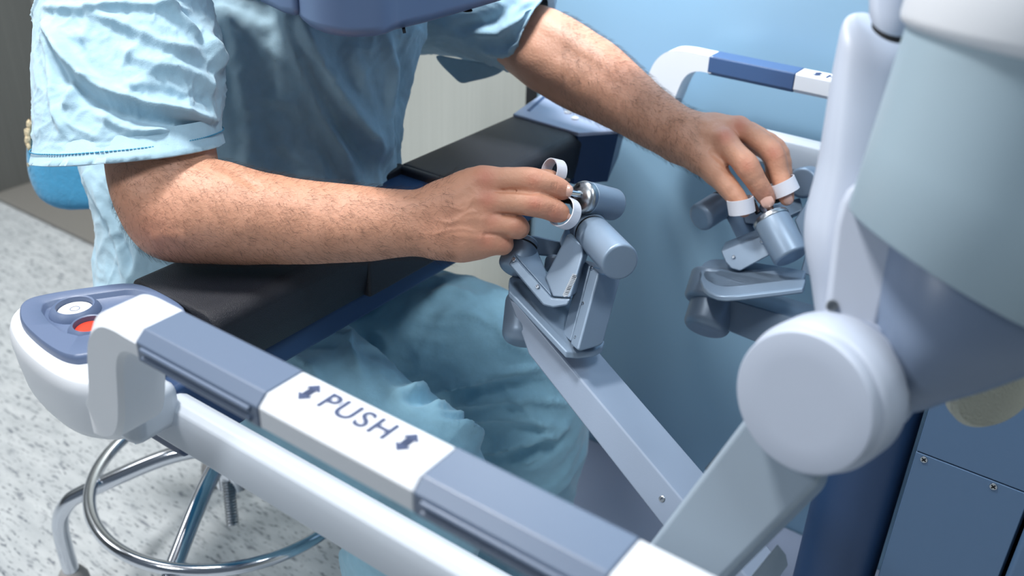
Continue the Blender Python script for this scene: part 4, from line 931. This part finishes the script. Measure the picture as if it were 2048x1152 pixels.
# -------- trousers
Ft = Field((-1.45, .35, .02), (-.30, 1.35, .80), .0052)
near = pc(resm([(420, 640, 1.24, 130), (560, 745, 1.19, 135), (700, 852, 1.15, 128), (800, 915, 1.12, 112), (848, 948, 1.12, 105), (850, 1010, 1.15, 108), (830, 1080, 1.19, 108), (805, 1140, 1.24, 102), (800, 1260, 1.34, 85), (800, 1360, 1.42, 78)], 3))
far = pc(resm([(560, 600, 1.40, 120), (720, 660, 1.36, 125), (860, 668, 1.32, 112), (950, 680, 1.30, 102), (1005, 725, 1.31, 104), (1040, 795, 1.34, 112), (1045, 880, 1.39, 110), (1032, 980, 1.45, 102), (1015, 1080, 1.53, 94), (1000, 1180, 1.62, 86), (995, 1230, 1.66, 82)], 3))
Ft.chain(near, .03)
Ft.chain(pc([(400, 600, 1.33, 150), (620, 620, 1.34, 150)]), .05)
G = np.full_like(Ft.F, .05); Ft.chain(far, .03, G); k = .012; hh = np.maximum(k - np.abs(Ft.F - G), 0) / k; Ft.F = np.minimum(Ft.F, G) - hh * hh * k * .25
vT, fT = Ft.mesh(); vT = relax(vT, fT, 3); NT = vnormals(vT, fT)
PF = [([(787, 800), (850, 782), (907, 768), (1000, 750), (1090, 737)], 12, .008, .4), ([(800, 812), (900, 790), (1010, 775), (1120, 770)], 12, -.005, 1), ([(830, 825), (930, 805), (1040, 800), (1150, 812)], 8, .005, .5), ([(845, 835), (940, 835), (1040, 840), (1150, 860)], 8, .005, .5),
      ([(860, 850), (940, 870), (985, 898), (1040, 885), (1110, 868)], 9, .010, .4), ([(870, 880), (960, 915), (1050, 905), (1130, 880)], 12, -.010, 1), ([(640, 640), (700, 600), (800, 570), (900, 560)], 12, .006, .5), ([(600, 660), (680, 640), (760, 600)], 10, -.005, 1),
      ([(860, 600), (900, 585), (950, 600)], 12, .004, .6), ([(870, 640), (930, 630), (990, 660)], 10, .003, .6), ([(700, 660), (690, 700), (720, 760)], 9, .006, .5), ([(740, 720), (765, 770), (800, 810), (860, 850)], 10, .003, .6), ([(730, 690), (745, 730), (780, 775)], 8, -.002, 1),
      ([(600, 690), (650, 680), (700, 700)], 9, .006, .5), ([(1000, 770), (1060, 830), (1130, 900)], 8, .004, .5), ([(1040, 930), (1090, 900), (1130, 850)], 9, .005, .6), ([(980, 620), (1010, 680), (1080, 720)], 10, .003, .6), ([(560, 700), (620, 740), (640, 790)], 10, .005, .6)]
d = fold_disp(vT, NT, PF) * 2.2 + crumple(vT, 5, .007, 2, 31, (1, 1, 1)) + crumple(vT, 15, .003, 2, 37, (1, 1, 1))
vT = relax(vT + NT * d[:, None], fT, 1)
npmesh('scrub_trousers', vT, fT, 'trouser', per)
# shoes on the floor below the frame
for q in (near[-1][0], far[-1][0]):
    Fs = Field((q[0] - .16, q[1] - .08, -.01), (q[0] + .24, q[1] + .08, .14), .005)
    Fs.chain(wc([((q[0] - .03, q[1], .048), .044), ((q[0] + .06, q[1], .044), .042), ((q[0] + .15, q[1], .036), .034)]), .02)
    v_, f_ = Fs.mesh(); v_[:, 2] = np.maximum(v_[:, 2], .002); npmesh('clog', relax(v_, f_, 1), f_, 'button', per)
# loose thread beneath the near pod
th = tube('loose_thread', [B(258, 840, .80), B(268, 856, .80), B(262, 868, .80), B(272, 888, .802)], .0006, 'stitch', top, n=8)
print('verts', len(vsR), len(vsL), len(vT), len(vtop))
